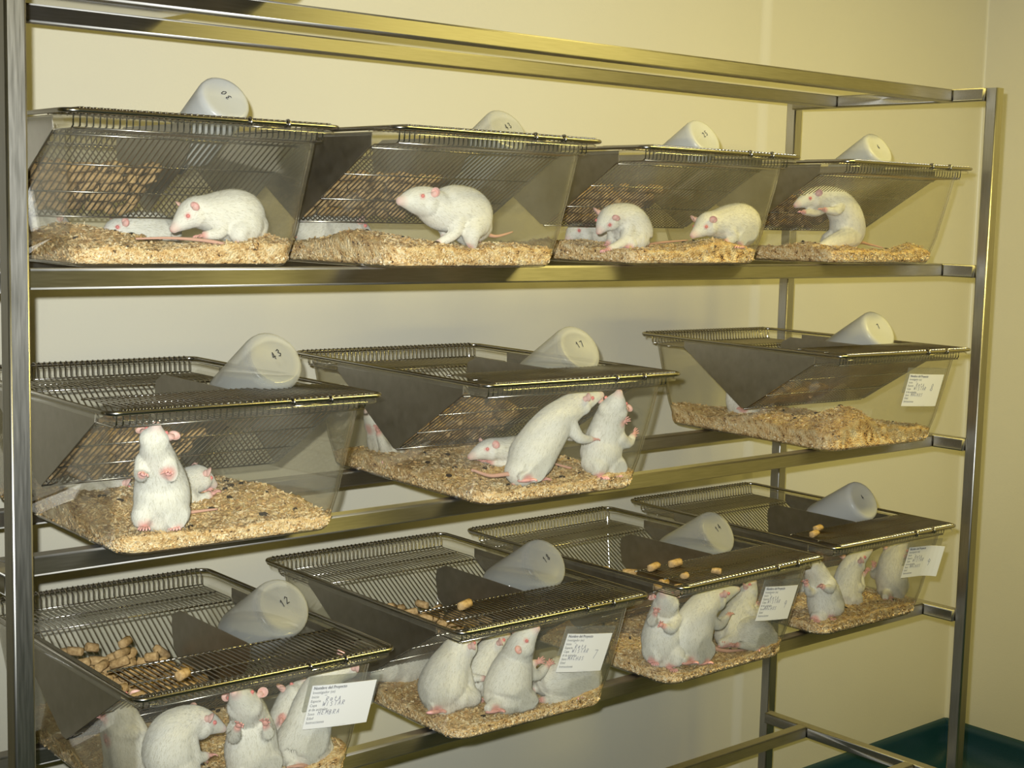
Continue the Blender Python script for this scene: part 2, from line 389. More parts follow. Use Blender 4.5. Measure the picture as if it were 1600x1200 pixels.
cove('baseboard_right', [(WX, STEP_Y), (WX, -0.5), (WX, YF)], [(-1, -1), (-1, 0), (-1, 0)])
cove('baseboard_left_part', [(XL, WY), (STEP_X, WY)], [(0, -1)] * 2)

# ------------------------------------------------------------------ the rack
ZS = [1.7956, 1.4504, 1.1038, 0.7530, 0.4072]      # tops of the five levels
XPL, XPR, T = 0.3626, 2.3226, 0.0248
YP, YRP, YRF, YRR = -0.1934, 0.2986, -0.1017, 0.1785
rack = tag(empty('cage_rack', ((XPL + XPR) / 2, 0.05, 0)), 'tall brushed steel tube rack with five open levels carrying the rat cages', 'rack')
rack_inv = rack.location
def rk(name, p0, p1, up, m, parent=rack, **kw):
    o = V(rack_inv)
    return bar_tube(name, V(p0) - o, V(p1) - o, up, m=m, parent=parent, **kw)
h = T / 2
for x in (XPL, XPR):
    for y in (YP, YRP):
        po = rk('post', (x + h, y + h, 0.02), (x + h, y + h, ZS[0]), (1, 0, 0), M_STEELV)
        bm = bmesh.new(); tube(bm, [(0, 0, -0.02), (0, 0, -0.004), (0, 0, 0.006)], [0.017, 0.017, 0.011], 14)
        put('foot', mesh_of('foot', bm, M_STOP), po)
XI0, XI1 = XPL + T - 0.006, XPR - 0.0116
for i, z in enumerate(ZS):
    for x in (XPL + h - 0.0, XPR + h - 0.0116):
        rk('side_rail', (x, YP + T, z - h), (x, YRP, z - h), (0, 0, 1), M_STEEL)
    for y in (YRF, YRR):
        ra = rk('shelf_rail', (XPL + T, y + h, z - h), (XI1, y + h, z - h), (0, 0, 1), M_STEEL)
        for xx in (0.0, XI1 - XPL - T):
            bm = bmesh.new(); tube(bm, [(xx, -h - 0.0006, -h + 0.002), (xx, -h - 0.0006, h - 0.002)], 0.0016, 6)
            put('weld', mesh_of('weld', bm, M_WELD), ra)

# ------------------------------------------------------------------ the cage, built once: tub and wire lid
W, D, H = 0.385, 0.549, 0.1849
HX0, HX1, HY0, HY1 = 0.153, 0.1725, 0.2195, 0.2565     # half sizes of the tub at floor and mouth
def half(z):
    t = max(0.0, min(1.0, z / 0.168)); return HX0 + (HX1 - HX0) * t, HY0 + (HY1 - HY0) * t
bm = bmesh.new(); secs = []
secs.append(([(x, y) for x, y in rrect(HX0 - 0.012, HY0 - 0.012, 0.022)], 0.0))
for k in (1, 2, 3):
    a = math.radians(30 * k)
    secs.append((rrect(HX0 - 0.012 + 0.012 * math.sin(a), HY0 - 0.012 + 0.012 * math.sin(a), 0.022 + 0.01 * math.sin(a)), 0.012 - 0.012 * math.cos(a)))
for z in (0.05, 0.09, 0.13, 0.172):
    hx_, hy_ = half(z); secs.append((rrect(hx_, hy_, 0.030), z))
NOUT = len(secs)
for dz, out in ((0.1765, 0.0015), (0.1792, 0.005), (0.1806, 0.010), (0.1808, 0.0165), (0.1796, 0.0190), (0.1755, 0.0200)):
    secs.append((rrect(HX1 + out - 0.001, HY1 + out - 0.001, 0.032 + out * 0.2), dz))
rows = [[bm.verts.new((x, y, z)) for x, y in pts] for pts, z in secs]
n = len(rows[0])
for A, B in zip(rows[:-1], rows[1:]):
    for k in range(n): bm.faces.new((A[k], A[(k + 1) % n], B[(k + 1) % n], B[k]))
bm.faces.new(rows[0][::-1])
# the inner skin, 2 mm in, from the mouth down to the floor
inner = [[bm.verts.new((x * (1 - 0.0022 / HX0), y * (1 - 0.0022 / HY0), max(z, 0.0022 + z * 0.9))) for x, y in pts] for pts, z in secs[:NOUT]]
for A, B in zip(inner[:-1], inner[1:]):
    for k in range(n): bm.faces.new((A[k], B[k], B[(k + 1) % n], A[(k + 1) % n]))
ME_TUB = mesh_of('tub', bm, M_TUB)

LZ = H - 0.0200                          # sunk level of the lid
VB, VF, VBOT, VZ = 0.150, -0.190, -0.018, 0.062
bm = bmesh.new()
loop = [(x, y, H) for x, y in rrect(W / 2 - 0.003, D / 2 - 0.003, 0.017, 6)]
tube(bm, loop, 0.0030, 8, closed=True)
ME_RIM = mesh_of('wire_lid', bm, M_WIRE)
bm = bmesh.new()
NW = 42; XW = W / 2 - 0.021
bends = [(D / 2 - 0.003, H + 0.0035), (D / 2 - 0.014, H + 0.0030), (D / 2 - 0.0215, H - 0.003), (D / 2 - 0.0225, LZ + 0.004), (D / 2 - 0.029, LZ), (VB + 0.008, LZ), (VB - 0.004, LZ - 0.005),
         (VBOT + 0.010, VZ + 0.005), (VBOT, VZ), (VBOT - 0.010, VZ + 0.005), (VF + 0.004, LZ - 0.005), (VF - 0.008, LZ), (-D / 2 + 0.029, LZ), (-D / 2 + 0.0225, LZ + 0.004), (-D / 2 + 0.0215, H - 0.003), (-D / 2 + 0.014, H + 0.0030), (-D / 2 + 0.003, H + 0.0035)]
for i in range(NW):
    x = -XW + 2 * XW * i / (NW - 1)
    tube(bm, [(x, y, z) for y, z in bends], 0.00105, 5)
for i in range(NW):                      # flat flap of wires over the front of the hopper
    x = -XW + 2 * XW * (i + 0.5) / NW
    tube(bm, [(x, -D / 2 + 0.002, H + 0.0036), (x, -D / 2 + 0.02, H + 0.0042), (x, -0.152, H + 0.0042), (x, -0.147, H + 0.001)], 0.00105, 5)
for y, z, r in ((D / 2 - 0.0235, LZ + 0.001, 0.0012), (0.205, LZ - 0.0018, 0.0012), (VB + 0.002, LZ - 0.004, 0.0014), (0.060, 0.1045, 0.0010), (VBOT, VZ - 0.002, 0.0012), (-0.075, 0.0925, 0.0010), (-0.130, 0.1265, 0.0010),
                (VF - 0.002, LZ - 0.004, 0.0014), (-D / 2 + 0.0235, LZ + 0.001, 0.0012), (-0.150, H + 0.0025, 0.0014), (-0.215, H + 0.0024, 0.0011)):
    tube(bm, [(-XW, y, z), (XW, y, z)], r, 6)
ME_GRID = mesh_of('wire_grid', bm, M_WIRE)
def plate(x, pts, th=0.0012):
    bm = bmesh.new(); A = [bm.verts.new((x - th / 2, y, z)) for y, z in pts]; B = [bm.verts.new((x + th / 2, y, z)) for y, z in pts]
    bm.faces.new(A); bm.faces.new(B[::-1]); k_ = len(pts)
    for k in range(k_): bm.faces.new((A[k], B[k], B[(k + 1) % k_], A[(k + 1) % k_]))
    return mesh_of('side_plate', bm, M_PLATE, False)
sp_pts = [(VB + 0.004, H - 0.004), (VB + 0.004, LZ), (VBOT + 0.006, VZ), (VBOT - 0.006, VZ), (VF - 0.004, LZ), (VF - 0.004, H - 0.004)]
ME_SIDE = [plate(s * (XW + 0.0014), sp_pts) for s in (-1, 1)]
XD = 0.036
ME_DIV = plate(XD, [(0.083, 0.176), (0.086, 0.160), (0.079, 0.127), (VBOT + 0.006, VZ + 0.008), (VBOT - 0.006, VZ + 0.008), (-0.128, 0.138), (-0.146, 0.166), (-0.146, 0.186), (-0.135, 0.1868), (0.06, 0.1868)])
bm = bmesh.new()
for x in (0.052, 0.107):
    tube(bm, [(x + 0.0, -D / 2 + 0.003 + 0.0052 * math.cos(a), H + 0.0052 * math.sin(a)) for a in [2 * math.pi * k / 10 for k in range(11)]], 0.0016, 5)
tube(bm, [(0.052, -D / 2 + 0.003, H - 0.0056), (0.107, -D / 2 + 0.003, H - 0.0056)], 0.0014, 5)
ME_LATCH = mesh_of('latch', bm, M_WIRE)

CAGES = {  # x, y of the cage's centre-front corner fit, turn, shelf level
    '01': (0.411, -0.236, 0.0, 0), '11': (0.4546, -0.1490, -0.0189, 1), '12': (0.8477, -0.2357, 0.0243, 1), '13': (1.3663, -0.1876, -0.0030, 1), '14': (1.8927, -0.1867, -0.0330, 1),
    '21': (0.4689, -0.2359, -0.0312, 2), '22': (1.0328, -0.2417, -0.0504, 2), '23': (1.8926, -0.2065, -0.0709, 2),
    '31': (0.5036, -0.2206, -0.0167, 3), '32': (0.9936, -0.2240, -0.0128, 3), '33': (1.4316, -0.2274, 0.0179, 3), '34': (1.8881, -0.1992, -0.0226, 3)}
WHERE = {'01': 'the cage on the very top of the rack', '11': 'the leftmost cage of the top row', '12': 'the second cage of the top row', '13': 'the third cage of the top row', '14': 'the rightmost cage of the top row',
         '21': 'the left cage of the middle row', '22': 'the middle cage of the middle row', '23': 'the right cage of the middle row',
         '31': 'the leftmost cage of the bottom row', '32': 'the second cage of the bottom row', '33': 'the third cage of the bottom row', '34': 'the rightmost cage of the bottom row'}
CLAB = {'01': 'clear cage at the very top of the rack, only its bottom corner in view', '11': 'clear cage with wire lid behind the left post, leftmost of the top row', '12': 'clear cage with wire lid, second from left in the top row',
        '13': 'clear cage with wire lid, third from left in the top row', '14': 'clear cage with wire lid, rightmost of the top row of four',
        '21': 'clear cage with one upright rat in front, left of the middle row', '22': 'clear cage with two standing rats in front, middle of the middle row', '23': 'clear cage with a high mound of shavings, right end of the middle row',
        '31': 'crowded clear cage cut off by the picture bottom, leftmost of the bottom row', '32': 'clear cage full of plump rats, second from left in the bottom row', '33': 'clear cage of standing rats, third from left in the bottom row', '34': 'clear cage at the right end of the bottom row'}
CM = {}
for c, (x, y, a, lv) in CAGES.items():
    ctr = V((x + W / 2, y + D / 2, ZS[lv] + 0.0008))
    CM[c] = Matrix.Translation(ctr) @ Matrix.Rotation(a, 4, 'Z')
    cg = tag(empty('rat_cage', ctr, a), CLAB[c], 'cage', 'clear rat cages on the rack')
    put('tub', ME_TUB, cg)
    lid = put('wire_lid', ME_RIM, cg)
    g = put('wire_grid', ME_GRID, lid); g['kind'] = 'stuff'
    for me in ME_SIDE: put('side_plate', me, lid)
    put('divider_plate', ME_DIV, lid); put('latch', ME_LATCH, lid)

# ------------------------------------------------------------------ wood shavings
BED = {  # base depth, mounds (x, y, height, spread)
    '01': (0.018, []), '11': (0.022, [(-0.07, -0.02, 0.026, 0.06), (0.10, -0.20, 0.010, 0.05), (0.14, -0.16, 0.012, 0.03)]), '12': (0.025, [(-0.12, -0.10, 0.022, 0.06), (0.08, -0.17, 0.006, 0.05)]),
    '13': (0.022, [(0.05, -0.20, 0.020, 0.05), (-0.1, 0.0, 0.012, 0.07)]), '14': (0.020, [(-0.09, -0.12, 0.016, 0.06), (0.10, -0.19, 0.020, 0.025)]),
    '21': (0.021, [(0.08, -0.05, 0.014, 0.08), (-0.1, 0.0, 0.02, 0.08)]), '22': (0.020, [(0.10, -0.19, 0.014, 0.04), (0.06, -0.10, 0.022, 0.035), (-0.12, 0.08, 0.018, 0.06)]),
    '23': (0.024, [(-0.07, -0.17, 0.048, 0.05), (-0.11, -0.02, 0.022, 0.06), (0.05, -0.2, 0.012, 0.06), (-0.13, 0.18, 0.018, 0.05)]),
    '31': (0.022, [(0.14, -0.18, 0.018, 0.04), (-0.10, 0.10, 0.02, 0.08)]), '32': (0.021, [(0.13, -0.19, 0.016, 0.035), (-0.1, 0.0, 0.012, 0.07)]),
    '33': (0.021, [(-0.12, -0.05, 0.016, 0.06), (0.13, -0.19, 0.012, 0.04)]), '34': (0.022, [(0.06, -0.15, 0.016, 0.05), (-0.06, -0.2, 0.008, 0.04)])}
def bed_h(c, x, y):
    b0, ms = BED[c]; z = b0
    for mx_, my_, hh, s in ms: z += hh * math.exp(-((x - mx_) ** 2 + (y - my_) ** 2) / (2 * s * s))
    sd = 7.3 * int(c)
    z += 0.005 * noise.noise(V((x * 22 + sd, y * 22, 0.3))) + 0.0028 * noise.noise(V((x * 75, y * 75 + sd, 1.7)))
    return max(0.008, z)
def make_bed(c):
    rg = random.Random(int(c) * 17 + 3); bm = bmesh.new(); sh = bm.verts.layers.float.new('shade')
    hx_, hy_ = HX0 - 0.0012, HY0 - 0.0012; r = 0.028; nx, ny = 40, 54; G = []
    def fit(x, y, e=0.0):
        cx, cy_ = hx_ - r, hy_ - r
        if abs(x) > cx and abs(y) > cy_:
            dx, dy = abs(x) - cx, abs(y) - cy_; L = max(dx, dy); q = math.hypot(dx, dy)
            if q > 1e-9:
                dx, dy = dx / q * L, dy / q * L
            x, y = math.copysign(cx + dx, x), math.copysign(cy_ + dy, y)
        return x, y
    for i in range(nx + 1):
        row = []
        for j in range(ny + 1):
            x, y = fit(hx_ * (2 * i / nx - 1) * 0.995, hy_ * (2 * j / ny - 1) * 0.995)
            z = bed_h(c, x, y); k = 1 + 0.10 * z / 0.165
            v = bm.verts.new((x * k, y * (1 + 0.15 * z / 0.165), z + rg.gauss(0, 0.0011))); v[sh] = rg.uniform(0.12, 0.62); row.append(v)
        G.append(row)
    for i in range(nx):
        for j in range(ny): bm.faces.new((G[i][j], G[i + 1][j], G[i + 1][j + 1], G[i][j + 1]))
    edge = [G[i][0] for i in range(nx + 1)] + [G[nx][j] for j in range(1, ny + 1)] + [G[i][ny] for i in range(nx - 1, -1, -1)] + [G[0][j] for j in range(ny - 1, 0, -1)]
    ne = len(edge); loops = [edge]
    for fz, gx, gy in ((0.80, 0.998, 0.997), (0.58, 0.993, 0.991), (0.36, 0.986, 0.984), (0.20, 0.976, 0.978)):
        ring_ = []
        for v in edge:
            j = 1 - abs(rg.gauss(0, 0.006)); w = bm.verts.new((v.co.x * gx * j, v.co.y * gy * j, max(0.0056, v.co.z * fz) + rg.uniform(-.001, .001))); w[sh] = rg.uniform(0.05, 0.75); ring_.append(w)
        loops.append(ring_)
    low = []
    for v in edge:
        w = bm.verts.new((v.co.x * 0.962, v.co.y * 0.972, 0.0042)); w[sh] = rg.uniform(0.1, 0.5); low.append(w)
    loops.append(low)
    for A, B in zip(loops[:-1], loops[1:]):
        for k in range(ne): bm.faces.new((A[k], B[k], B[(k + 1) % ne], A[(k + 1) % ne]))
    bm.faces.new(low)
    def flake(p, nrm, L, w, s):
        a = nrm.orthogonal().normalized(); a.rotate(Quaternion(nrm, rg.uniform(0, 6.28))); b_ = nrm.cross(a)
        nr = (nrm + V((rg.gauss(0, .5), rg.gauss(0, .5), rg.gauss(0, .5)))).normalized(); a = (a - nr * a.dot(nr)).normalized(); b_ = nr.cross(a)
        cu = rg.uniform(0.0, 0.35) * L
        q = []
        for t in (-1, 0, 1):
            for sgn in (-1, 1):
                v = bm.verts.new(p + a * (t * L) + b_ * (sgn * w) + nr * (-(t * t) * cu + cu * 0.5)); v[sh] = s; q.append(v)
        bm.faces.new((q[0], q[1], q[3], q[2])); bm.faces.new((q[2], q[3], q[5], q[4]))
    for k in range(5200):
        x, y = rg.uniform(-1, 1) * (hx_ - 0.006), rg.uniform(-1, 1) ** 1 * (hy_ - 0.006)
        if rg.random() < 0.45: y = -abs(y) ** 0.6 * (hy_ - 0.006) ** 0.4
        x, y = fit(x, y); z = bed_h(c, x, y)
        flake(V((x * (1 + 0.10 * z / 0.165), y * (1 + 0.15 * z / 0.165), z + 0.0012)), V((0, 0, 1)), rg.uniform(0.002, 0.0048), rg.uniform(0.0006, 0.0016), min(0.95, max(0.2, rg.gauss(0.52, 0.2))))
    for k in range(4200):                 # flakes pressed against the front and side walls
        q = rg.random()
        if q < 0.50: x, y, nr = rg.uniform(-1, 1) * (hx_ - r), -hy_, V((0, -1, 0))
        elif q < 0.80: x, y, nr = -hx_, rg.uniform(-1, 1) * (hy_ - r), V((-1, 0, 0))
        else:
            a = math.radians(rg.uniform(180, 270)) if rg.random() < 0.5 else math.radians(rg.uniform(270, 360))
            nr = V((math.cos(a), math.sin(a), 0)); x, y = math.copysign(hx_ - r, nr.x) + r * nr.x, -hy_ + r + r * nr.y
        zt = bed_h(c, x, y); z = rg.uniform(0.0065, max(0.0075, zt)); kk = 0.990 if z > 0.012 else 0.972 + 0.0035 * (z - 0.0055) / 0.001
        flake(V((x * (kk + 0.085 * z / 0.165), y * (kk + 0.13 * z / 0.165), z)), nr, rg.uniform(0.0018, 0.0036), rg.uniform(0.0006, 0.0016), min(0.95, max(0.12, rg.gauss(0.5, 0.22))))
    for k in range(rg.randint(14, 26)):  # dark droppings
        x, y = rg.uniform(-1, 1) * (hx_ - 0.03), rg.uniform(-1, 0.6) * (hy_ - 0.02); z = bed_h(c, x, y) + 0.002
        a = rg.uniform(0, 3.14); ax = V((math.cos(a), math.sin(a), 0))
        nb = len(bm.verts); ball(bm, (x, y, z), 0.0055, 0.0026, 0.0026, (ax, V((-ax.y, ax.x, 0)), V((0, 0, 1))), 6, 4)
        bm.verts.ensure_lookup_table()
        for v in bm.verts[nb:]: v[sh] = -0.2
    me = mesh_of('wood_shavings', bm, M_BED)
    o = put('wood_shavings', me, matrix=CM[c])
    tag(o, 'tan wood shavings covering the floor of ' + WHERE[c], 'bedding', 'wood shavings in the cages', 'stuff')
for c in CAGES: make_bed(c)

# ------------------------------------------------------------------ water bottles
BR, BL_ = 0.0375, 0.128
def lathe(bm, prof, seg=28):
    rows = []
    for r, t in prof:
        if r < 1e-6: rows.append([bm.verts.new((0, 0, t))])
        else: rows.append([bm.verts.new((r * math.cos(2 * math.pi * k / seg), r * math.sin(2 * math.pi * k / seg), t)) for k in range(seg)])
    for A, B in zip(rows[:-1], rows[1:]):
        for k in range(seg):
            k2 = (k + 1) % seg
            if len(A) == 1: bm.faces.new((A[0], B[k2], B[k]))
            elif len(B) == 1: bm.faces.new((A[k], A[k2], B[0]))
            else: bm.faces.new((A[k], A[k2], B[k2], B[k]))
# along +z of its own axis from base to neck
PROF = [(0, 0.0018), (BR * 0.62, 0.0016), (BR * 0.80, 0.0), (BR * 0.90, 0.0008), (BR * 0.97, 0.004), (BR, 0.010), (BR, 0.06), (BR, 0.100), (BR * 0.97, 0.108), (BR * 0.86, 0.117), (BR * 0.62, 0.127), (0.0165, 0.133), (0.0145, 0.138), (0.0145, 0.150)]
bm = bmesh.new(); lathe(bm, PROF); ME_BOT = [mesh_of('bottle', bm, M_BOTTLE)]
me2 = ME_BOT[0].copy(); me2.materials.clear(); me2.materials.append(M_BOTTLE2); ME_BOT.append(me2)
bm = bmesh.new(); lathe(bm, [(0, 0.144), (0.0165, 0.144), (0.0165, 0.160), (0.012, 0.163), (0, 0.163)], 20); ME_STOP = mesh_of('stopper', bm, M_STOP)
bm = bmesh.new(); tube(bm, [(0, 0, 0.16), (0, 0, 0.182), (0, 0, 0.192)], [0.0038, 0.0036, 0.003], 10); ME_SPOUT = mesh_of('spout', bm, M_WIRE)
BOT = {'11': (-0.137, 0.2225, '30', 0.9), '12': (-0.170, 0.2000, '43', 0.8), '13': (-0.136, 0.2185, '25', 0.8), '14': (-0.120, 0.2235, '6', 0.8),
       '21': (-0.158, 0.2265, '43', 0.55), '22': (-0.139, 0.2170, '17', 0.45), '23': (-0.124, 0.2165, '7', 0.75),
       '31': (-0.139, 0.2290, '12', 0.40), '32': (-0.132, 0.2230, '18', 0.45), '33': (-0.106, 0.2135, '14', 0.45), '34': (-0.117, 0.2215, '4', 0.75)}
BLAB = {'11': 'milky white water bottle marked 30, leftmost on the top row', '12': 'half hidden milky bottle behind the lid edge, second in the top row', '13': 'milky bottle showing above the third top row cage', '14': 'small looking milky bottle on the rightmost top row cage',
        '21': 'translucent bottle with a water line on the left middle row cage', '22': 'translucent bottle leaning over the middle cage of the middle row', '23': 'milky bottle on the right cage of the middle row',
        '31': 'clear looking bottle, lowest and leftmost, on the bottom left cage', '32': 'half full bottle marked 18 on the second bottom row cage', '33': 'half full bottle marked 14 on the third bottom row cage', '34': 'milky bottle on the rightmost bottom row cage'}
for c, (by, bz, num, fill) in BOT.items():
    ang = math.radians(33)
    ax = V((-0.03, math.cos(ang), -math.sin(ang))).normalized()
    rz_ = (V((0, 0, 1)) - ax * ax.z).normalized(); xx = rz_.cross(ax)
    L = Matrix(((xx.x, rz_.x, ax.x, 0.091), (xx.y, rz_.y, ax.y, by), (xx.z, rz_.z, ax.z, bz), (0, 0, 0, 1)))
    Mw = CM[c] @ L
    sc_ = 1.0 if c[0] == '1' else 1.14
    Mw = Mw @ Matrix.Diagonal((sc_, sc_, sc_, 1))
    o = tag(put('water_bottle', ME_BOT[1 if c in ('11', '13', '14', '23', '34') else 0], matrix=Mw), BLAB[c], 'bottle', 'water bottles lying in the wire lids')
    put('stopper', ME_STOP, o); put('spout', ME_SPOUT, o)
    # water inside: the bottle's inner form cut at the level line
    bm = bmesh.new(); k_ = 0.945
    lathe(bm, [(0, 0.006), (BR * 0.84, 0.006), (BR * 0.93, 0.0085), (BR * k_, 0.014), (BR * k_, 0.06), (BR * k_, 0.100), (BR * 0.91, 0.107), (BR * 0.80, 0.115), (BR * 0.5, 0.124), (0, 0.128)], 24)
    up_l = V((0, rz_.z, ax.z)); up_l = V((xx.z, rz_.z, ax.z)).normalized()      # world up in the bottle's own axes
    lvl = V((0, 0, 0.045)) + up_l * ((fill - 0.5) * 2 * BR * 0.9)
    res = bmesh.ops.bisect_plane(bm, geom=bm.verts[:] + bm.edges[:] + bm.faces[:], plane_co=lvl, plane_no=up_l, clear_outer=True)
    ce = [g_ for g_ in res['geom_cut'] if isinstance(g_, bmesh.types.BMEdge)]
    if ce: bmesh.ops.holes_fill(bm, edges=ce, sides=0)
    put('water', mesh_of('water', bm, M_WATER), o)
    bm = bmesh.new(); strokes(bm, num, 0, 0, 0.0085, 0.0006, 1.0, 0.1, int(c))
    a = math.radians(200 if c != '11' else 300)
    me = mesh_of('number_mark', bm, M_INK, False)
    # on the base, facing outwards
    put('number_mark', me, o, matrix=Matrix.Translation((-0.004, 0.006, 0.0010)) @ Matrix.Rotation(math.pi, 4, 'X') @ Matrix.Rotation(a, 4, 'Z') @ Matrix.Translation((-0.006, -0.004, 0)))

# ------------------------------------------------------------------ feed pellets
def pellet_mesh(seed, L, r, bend=0.0):
    rg = random.Random(seed); bm = bmesh.new(); seg = 9; rows = []
    for t, k in ((-1, 0.55), (-0.94, 0.93), (-0.4, 1), (0.25, 0.98), (0.92, 0.95), (1, 0.6)):
        rows.append([bm.verts.new(V((t * L / 2, r * k * math.cos(6.283 * i / seg) + bend * t * t, r * k * math.sin(6.283 * i / seg))) * rg.uniform(0.94, 1.06)) for i in range(seg)])
    for A, B in zip(rows[:-1], rows[1:]):
        for i in range(seg): bm.faces.new((A[i], A[(i + 1) % seg], B[(i + 1) % seg], B[i]))
    bm.faces.new(rows[0][::-1]); bm.faces.new(rows[-1])
    return mesh_of('feed_pellet', bm, M_PELLET)
PEL = [pellet_mesh(k, L, r) for k, (L, r) in enumerate(((0.027, 0.0068), (0.023, 0.0066), (0.018, 0.0068), (0.030, 0.0065)))]
CRUMB = pellet_mesh(9, 0.016, 0.0055, 0.004)
ALLP = []
def hopper(c, n_lay, x0, x1, skip, seed):
    rg = random.Random(seed); x = x0 + 0.014
    while x < x1 - 0.01:
        for j in range(n_lay):
            hgt = 0.0105 + 0.0128 * j; rng_ = max(0.0, 1.68 * hgt - 0.0155); cnt = j + 1
            for q in range(cnt):
                top = j == n_lay - 1
                if top and rg.random() < skip: continue
                y = VBOT + (0 if cnt == 1 else rng_ * (2 * q / (cnt - 1) - 1)) + rg.uniform(-.002, .002)
                if y < -0.138 or y > 0.085: continue
                rot = Matrix.Rotation(rg.gauss(0, 0.6), 4, 'Z') @ Matrix.Rotation(rg.gauss(0, 0.25), 4, 'Y') @ Matrix.Rotation(rg.uniform(0, 6), 4, 'X')
                M = CM[c] @ Matrix.Translation((x + rg.uniform(-.004, .004), y, VZ + hgt + rg.uniform(0, 0.003))) @ rot
                # how much of it can be seen: the front face of the pile for the top row, the top of the pile below
                seen = (q == 0) if c[0] == '1' else ((j >= n_lay - 2) if c[0] == '3' else (q == 0 or top))
                d_ = (M.translation - CAM).length
                ALLP.append(((2.0 if seen else 1.0) / d_, M, rg.choice(PEL), c))
        x += 0.0255
for c, nl, x0, x1, sk in (('11', 5, -0.163, 0.030, .35), ('12', 5, -0.163, 0.030, .3), ('13', 5, -0.163, 0.030, .5), ('14', 5, -0.163, 0.030, .5), ('21', 5, -0.163, 0.025, .4), ('22', 5, -0.163, 0.028, .45),
                          ('23', 3, -0.163, 0.030, .4), ('31', 7, -0.163, -0.03, .45), ('31', 5, -0.03, 0.030, .4), ('32', 6, -0.120, -0.02, .5), ('32', 5, -0.02, 0.030, .5), ('33', 4, -0.125, -0.04, .2), ('33', 5, -0.04, 0.030, .4), ('34', 4, -0.050, 0.030, .4)):
    hopper(c, nl, x0, x1, sk, int(c))
ALLP.sort(key=lambda q: -q[0])
for s_, M, me, c in ALLP[:285]:
    tag(put('feed_pellet', me, matrix=M), 'brown feed pellet piled in the lid of ' + WHERE[c], 'pellet', 'feed pellets piled in the lid of ' + WHERE[c])
bm = bmesh.new()
for s_, M, me, c in ALLP[285:]:
    k0 = len(bm.verts); bm.from_mesh(me); bm.verts.ensure_lookup_table()
    for v in bm.verts[k0:]: v.co = M @ v.co
tag(put('feed_pellets', mesh_of('feed_pellets', bm, M_PELLET)), 'brown feed pellets deeper down in the lid hoppers', 'pellets', None, 'stuff')
def loose(c, x, y, me, rz, label, z=H + 0.0052 + 0.0066):
    o = put('feed_pellet', me, matrix=CM[c] @ Matrix.Translation((x, y, z)) @ Matrix.Rotation(rz, 4, 'Z'))
    tag(o, label, 'pellet', 'loose feed pellets on the lids')
loose('31', -0.113, -0.240, PEL[2], 0.5, 'short broken yellowish pellet alone on the front wires of the bottom left lid')
loose('32', -0.113, -0.184, PEL[0], 0.35, 'fat yellowish pellet at the end of the pile on the second bottom row lid')
loose('33', -0.101, -0.176, PEL[0], 0.05, 'long pellet lying alone beside the divider plate of the third bottom row lid')
loose('33', -0.150, -0.172, PEL[3], 0.3, 'pellet with its round end forward, on the pile edge of the third bottom row lid')
loose('33', -0.152, -0.246, CRUMB, 0.3, 'pellet crumb near the front left corner of the third bottom row lid')
loose('33', -0.085, -0.254, CRUMB, 2.0, 'pellet crumb at the middle of the front edge of the third bottom row lid')
loose('34', -0.160, -0.197, PEL[1], 0.25, 'nearer of two loose pellets on the rightmost bottom row lid')
loose('34', -0.116, -0.170, PEL[1], 0.2, 'farther of two loose pellets on the rightmost bottom row lid')

